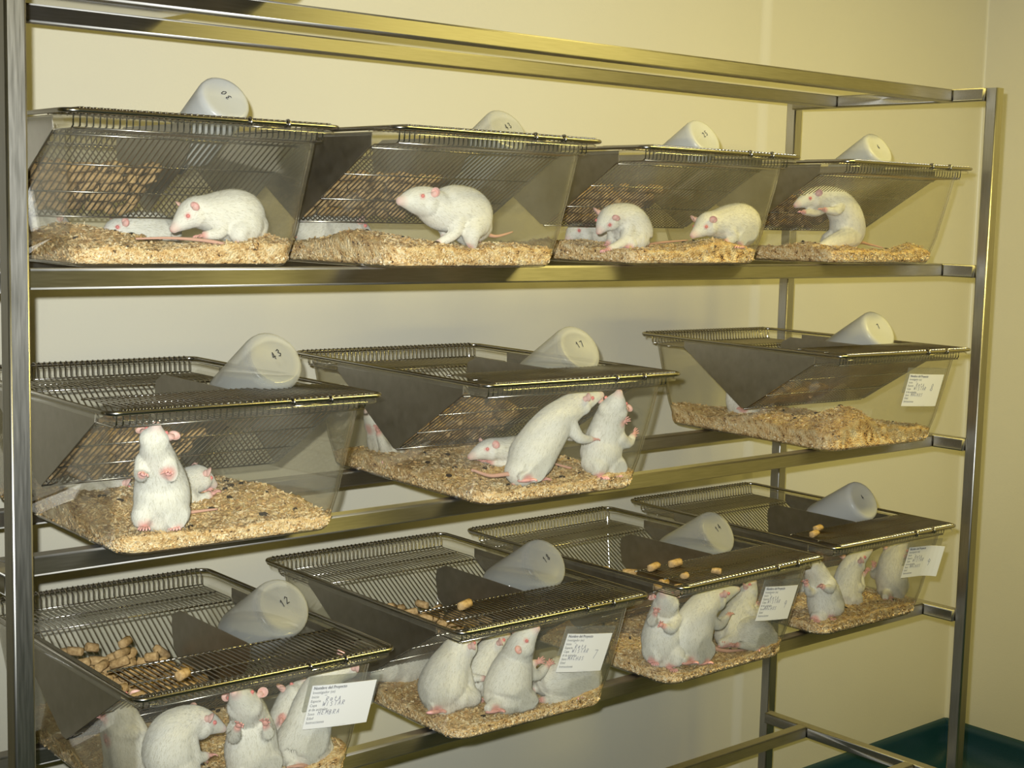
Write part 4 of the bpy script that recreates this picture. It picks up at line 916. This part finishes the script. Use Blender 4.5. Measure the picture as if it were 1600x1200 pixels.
('31', [(-0.1207, -0.115, 0.0413, 0.028), (-0.125, -0.115, 0.0558, 0.034), (-0.1311, -0.115, 0.0832, 0.031), (-0.1372, -0.115, 0.1095, 0.024), (-0.1424, -0.115, 0.1304, 0.0185), (-0.1458, -0.115, 0.1414, 0.012), (-0.1466, -0.115, 0.1501, 0.005)], (0.8, 0.5, 0.1), (0.6, 0.6, 0.1), [(-0.1602, -0.115, 0.1121), (-0.1567, -0.115, 0.0822)], [(-0.1369, -0.115, 0.024), (-0.1144, -0.115, 0.024)], (-1.0, -0.3, 0.0), [(-0.1053, -0.115, 0.024), (-0.0824, -0.115, 0.024)], 'white rat standing against the left wall of the bottom left cage'),
('31', [(-0.0938, -0.175, 0.0474, 0.03), (-0.0973, -0.175, 0.0715, 0.037), (-0.0927, -0.175, 0.0945, 0.034), (-0.0764, -0.175, 0.1048, 0.027), (-0.059, -0.175, 0.1046, 0.021), (-0.0413, -0.175, 0.0992, 0.0145), (-0.0225, -0.175, 0.0891, 0.005)], (-0.5, 0.0, 0.8), (0.0, 0.0, 1.0), [(-0.0529, -0.195, 0.0651), (-0.0448, -0.155, 0.0475)], [(-0.0903, -0.195, 0.035), (-0.0602, -0.145, 0.024)], (1.0, -0.2, 0.0), [(-0.0974, -0.155, 0.0333), (-0.0918, -0.125, 0.024)], 'white rat in profile facing right with a bright red eye, bottom left cage'),
('31', [(0.0156, -0.193, 0.042, 0.029), (0.0116, -0.193, 0.0528, 0.036), (0.0114, -0.193, 0.0802, 0.033), (0.0075, -0.193, 0.1048, 0.026), (-0.0096, -0.213, 0.1287, 0.0205), (-0.0228, -0.223, 0.1435, 0.0145), (-0.0367, -0.233, 0.1558, 0.006)], (0.6, 0.8, 0.1), (0.65, 0.75, 0.0), [(-0.0332, -0.237, 0.1121), (0.0071, -0.237, 0.1062)], [(-0.0196, -0.213, 0.025), (0.0215, -0.213, 0.024)], (0.0, -1.0, 0.0), [(0.0407, -0.163, 0.024), (0.0818, -0.153, 0.024)], 'white rat standing belly forward with two pink paws, bottom left cage'),
('31', [(0.1034, -0.12, 0.039, 0.025), (0.1052, -0.12, 0.042, 0.029), (0.1133, -0.12, 0.0698, 0.025), (0.1216, -0.12, 0.0887, 0.0195), (0.1299, -0.12, 0.0992, 0.013), (0.1382, -0.12, 0.108, 0.005)], (-0.3, 0.9, 0.2), (-0.2, 1.0, 0.2), [(0.089, -0.14, 0.0638)], [(0.0894, -0.14, 0.024)], (0.0, -1.0, 0.0), [(0.1186, -0.1, 0.024), (0.1498, -0.09, 0.024)], 'white rat standing squeezed between two others at the back, bottom left cage'),
('31', [(0.0899, -0.1986, 0.0428, 0.03), (0.0897, -0.1934, 0.0494, 0.037), (0.0925, -0.203, 0.0758, 0.033), (0.0993, -0.203, 0.1041, 0.027), (0.1124, -0.203, 0.1277, 0.022), (0.1338, -0.203, 0.1426, 0.018), (0.1546, -0.203, 0.1473, 0.0145), (0.1595, -0.203, 0.1484, 0.0095), (0.1647, -0.203, 0.1479, 0.004)], (-0.3, -1.0, 0.3), (0.0, -0.3, 1.0), [(0.1568, -0.173, 0.101), (0.1411, -0.173, 0.0902)], [(0.0657, -0.213, 0.0246), (0.1011, -0.213, 0.024)], (1.0, 0.4, 0.0), [(0.0696, -0.2205, 0.0313), (0.0486, -0.2211, 0.0339)], 'white rat behind the lowest, largest card, its head at the rim'),
('32', [(-0.1186, -0.142, 0.042, 0.029), (-0.1216, -0.142, 0.0592, 0.0375), (-0.1112, -0.142, 0.0842, 0.034), (-0.0971, -0.142, 0.1046, 0.0275), (-0.0851, -0.142, 0.1186, 0.0215), (-0.0716, -0.142, 0.1253, 0.015), (-0.0541, -0.142, 0.1254, 0.006)], (-0.8, -0.4, 0.4), (-0.4, -0.3, 0.9), [(-0.0452, -0.152, 0.0624), (-0.0571, -0.152, 0.0352)], [(-0.1509, -0.162, 0.0334), (-0.0587, -0.142, 0.024)], (1.0, -0.3, 0.0), [(-0.1165, -0.112, 0.024), (-0.1259, -0.092, 0.024)], 'plump white rat reared at the front left corner, second cage of the bottom row'),
('32', [(-0.0311, -0.11, 0.0382, 0.024), (-0.0217, -0.11, 0.0583, 0.0265), (-0.0069, -0.11, 0.0827, 0.0225), (0.0058, -0.11, 0.095, 0.018), (0.0186, -0.11, 0.1032, 0.012), (0.0317, -0.11, 0.1083, 0.005)], (-0.7, 0.2, 0.6), (-0.4, 0.0, 0.9), [(-0.0055, -0.13, 0.0585)], [(-0.0141, -0.11, 0.024)], (1.0, 0.0, 0.0), [(-0.024, -0.09, 0.024), (-0.0354, -0.08, 0.024)], 'white rat reared at the back between two others, second bottom row cage'),
('32', [(-0.0388, -0.195, 0.0428, 0.03), (-0.0357, -0.1939, 0.0538, 0.0375), (-0.0289, -0.195, 0.0807, 0.0335), (-0.0194, -0.195, 0.1031, 0.026), (-0.0226, -0.21, 0.1275, 0.02), (-0.0176, -0.22, 0.143, 0.014), (-0.0113, -0.23, 0.1542, 0.006)], (-0.6, -0.6, 0.3), (-0.6, 0.0, 0.7), [(0.0132, -0.207, 0.0923), (0.0362, -0.205, 0.0825)], [(-0.0803, -0.215, 0.035), (-0.0149, -0.205, 0.024)], (1.0, -0.3, 0.0), [(-0.0328, -0.165, 0.024), (-0.0437, -0.155, 0.024)], 'white rat with snout pointed at the lid and paws together, second bottom row cage'),
('32', [(0.131, -0.193, 0.0398, 0.026), (0.119, -0.193, 0.0474, 0.036), (0.0855, -0.193, 0.0497, 0.0375), (0.0585, -0.193, 0.0527, 0.03), (0.0706, -0.163, 0.0367, 0.022), (0.0791, -0.143, 0.0314, 0.015), (0.0857, -0.128, 0.0253, 0.007)], (0.1, -0.3, 1.0), (0.2, -0.4, 1.0), [(0.0241, -0.203, 0.0291)], [(0.0988, -0.213, 0.024), (0.1498, -0.163, 0.024)], (-1.0, -0.2, 0.0), [(0.1498, -0.163, 0.024), (0.1498, -0.133, 0.024)], 'hunched white rat below the card on the second bottom row cage'),
('32', [(-0.1376, 0.0, 0.0555, 0.021), (-0.1137, 0.0, 0.0552, 0.028), (-0.0785, 0.0, 0.0498, 0.028), (-0.0477, -0.0, 0.041, 0.022), (-0.0268, 0.0, 0.0329, 0.015), (-0.0109, -0.0, 0.0238, 0.005)], (0.0, 0.0, 1.0), (0.0, 0.0, 1.0), [(-0.0396, 0.0, 0.024)], [(-0.1159, 0.0, 0.035)], (1.0, 0.0, 0.0), [(-0.1469, 0.0, 0.0508), (-0.1529, 0.0, 0.0503), (-0.1523, 0.02, 0.0449)], 'white rat lying under the hopper at the back left, second bottom row cage'),
('33', [(-0.1167, -0.17, 0.042, 0.029), (-0.1211, -0.17, 0.0654, 0.0355), (-0.1194, -0.17, 0.0928, 0.031), (-0.1174, -0.17, 0.1147, 0.0245), (-0.1316, -0.185, 0.1346, 0.0195), (-0.1464, -0.195, 0.15, 0.013), (-0.157, -0.2, 0.1593, 0.006)], (0.65, 0.75, 0.1), (0.7, 0.7, 0.0), [(-0.1617, -0.19, 0.1245), (-0.1585, -0.204, 0.1051)], [(-0.1522, -0.175, 0.035), (-0.1268, -0.195, 0.024)], (-0.3, -1.0, 0.0), [(-0.0819, -0.13, 0.024), (-0.0713, -0.09, 0.024)], 'white rat showing pink paws on its chest, front left of third bottom row cage'),
('33', [(-0.0804, -0.198, 0.0469, 0.029), (-0.08, -0.198, 0.0691, 0.0365), (-0.0685, -0.198, 0.0961, 0.0335), (-0.0501, -0.198, 0.1177, 0.027), (-0.0275, -0.198, 0.1275, 0.021), (0.0008, -0.198, 0.1321, 0.0145), (0.0365, -0.198, 0.1345, 0.005)], (-0.7, -0.2, 0.6), (-0.2, 0.0, 1.0), [(0.0048, -0.208, 0.0951), (0.0484, -0.168, 0.0731)], [(-0.0694, -0.218, 0.0275), (-0.1072, -0.218, 0.035)], (1.0, -0.3, 0.0), [(-0.0555, -0.158, 0.024), (-0.0383, -0.128, 0.024)], 'white rat stretching its snout right, second from left in the third bottom row cage'),
('33', [(0.058, -0.165, 0.0398, 0.026), (0.0657, -0.165, 0.0485, 0.032), (0.0834, -0.165, 0.0747, 0.029), (0.098, -0.165, 0.0958, 0.0225), (0.1095, -0.165, 0.1104, 0.017), (0.1178, -0.165, 0.1209, 0.0115), (0.1226, -0.165, 0.1296, 0.005)], (-0.6, 0.5, 0.4), (-0.5, 0.6, 0.2), [(0.115, -0.185, 0.0904)], [(0.024, -0.185, 0.0328), (0.0572, -0.185, 0.0267)], (1.0, -0.4, 0.0), [(-0.0017, -0.185, 0.0339), (0.0107, -0.195, 0.0295), (0.0332, -0.205, 0.0278), (0.0886, -0.21, 0.024), (0.1408, -0.21, 0.024)], 'white rat rearing left of the card, its tail along the front, third bottom row cage'),
('33', [(0.1278, -0.197, 0.0337, 0.018), (0.1092, -0.197, 0.0413, 0.028), (0.0763, -0.197, 0.0494, 0.031), (0.0921, -0.167, 0.0397, 0.023), (0.1025, -0.147, 0.0322, 0.016), (0.1164, -0.127, 0.0261, 0.008)], (0.0, 0.0, 1.0), (0.0, 0.0, 1.0), [(0.0301, -0.207, 0.0392)], [(0.0888, -0.217, 0.0241)], (-1.0, 0.0, 0.0), [(0.1498, -0.167, 0.024), (0.1498, -0.137, 0.024)], 'white rat crouching low under the card of the third bottom row cage'),
('34', [(-0.0792, -0.17, 0.042, 0.029), (-0.0834, -0.17, 0.0462, 0.0345), (-0.0936, -0.17, 0.0756, 0.0305), (-0.113, -0.17, 0.1059, 0.0235), (-0.1316, -0.17, 0.1283, 0.0185), (-0.1478, -0.17, 0.1453, 0.0125), (-0.1636, -0.17, 0.1584, 0.005)], (0.7, 0.7, 0.1), (0.75, 0.6, 0.1), [(-0.1565, -0.18, 0.098), (-0.139, -0.204, 0.0944)], [(-0.13, -0.18, 0.024), (-0.0918, -0.19, 0.024)], (-0.4, -1.0, 0.0), [(-0.0376, -0.13, 0.024), (-0.0527, -0.11, 0.024)], 'white rat standing at the left front edge of the bottom right cage'),
('34', [(0.0025, -0.15, 0.0405, 0.027), (0.0038, -0.15, 0.0507, 0.031), (0.0093, -0.15, 0.0822, 0.026), (0.0237, -0.15, 0.1034, 0.0205), (0.0449, -0.15, 0.1161, 0.0145), (0.0746, -0.15, 0.1266, 0.005)], (-0.8, 0.2, 0.5), (-0.4, 0.0, 0.9), [(0.0364, -0.16, 0.0857), (0.0639, -0.15, 0.0824)], [(0.0025, -0.16, 0.024)], (1.0, -0.3, 0.0), [(0.0239, -0.12, 0.024), (0.0295, -0.1, 0.024)], 'white rat reared with snout to the right, second from left in bottom right cage'),
('34', [(0.1301, -0.17, 0.0405, 0.027), (0.124, -0.17, 0.0638, 0.0325), (0.1236, -0.17, 0.0914, 0.0295), (0.1303, -0.17, 0.1116, 0.0225), (0.146, -0.17, 0.1253, 0.0165), (0.1623, -0.17, 0.136, 0.005)], (-0.4, -0.8, 0.3), (-0.3, -0.3, 0.9), [(0.157, -0.15, 0.0843)], [(0.0845, -0.19, 0.035), (0.1387, -0.18, 0.0295)], (1.0, 0.2, 0.0), [(0.093, -0.19, 0.0359), (0.0786, -0.21, 0.0321)], 'white rat standing left of the card in the bottom right cage'),
('34', [(0.0095, -0.01, 0.0352, 0.02), (0.0374, -0.01, 0.0405, 0.027), (0.0704, -0.01, 0.0382, 0.024), (0.0959, -0.01, 0.0329, 0.017), (0.1132, -0.01, 0.0291, 0.012), (0.1286, -0.01, 0.023, 0.004)], (0.0, 0.0, 1.0), (0.0, 0.0, 1.0), [(0.1017, -0.01, 0.024)], [(0.0393, -0.01, 0.024)], (1.0, 0.0, 0.0), [(-0.0023, -0.01, 0.024), (-0.0221, -0.01, 0.024)], 'white rat mostly hidden behind the others in the bottom right cage')
]
for args in RATS: make_rat(*args)
bpy.data.objects.remove(TMP)

# ------------------------------------------------------------------ sack on the floor behind the rear upright
bm = bmesh.new(); rg = random.Random(4); rows = []
for z, k in ((0, 1), (0.03, 1.06), (0.09, 1.05), (0.15, 0.98), (0.196, 0.90), (0.204, 0.80)):
    rows.append([bm.verts.new((x * k + rg.gauss(0, .003), y * k + rg.gauss(0, .003), z + (rg.gauss(0, .004) if z > .1 else 0))) for x, y in rrect(0.10, 0.05, 0.035, 5)])
n = len(rows[0])
for A, B in zip(rows[:-1], rows[1:]):
    for k in range(n): bm.faces.new((A[k], A[(k + 1) % n], B[(k + 1) % n], B[k]))
bm.faces.new(rows[0][::-1]); bm.faces.new(rows[-1])
tag(put('paper_sack', mesh_of('paper_sack', bm, M_SACK), loc=(2.30, 0.385, 0.0)), 'pale stained sack on the floor behind the rear right post, only its top in view', 'sack')
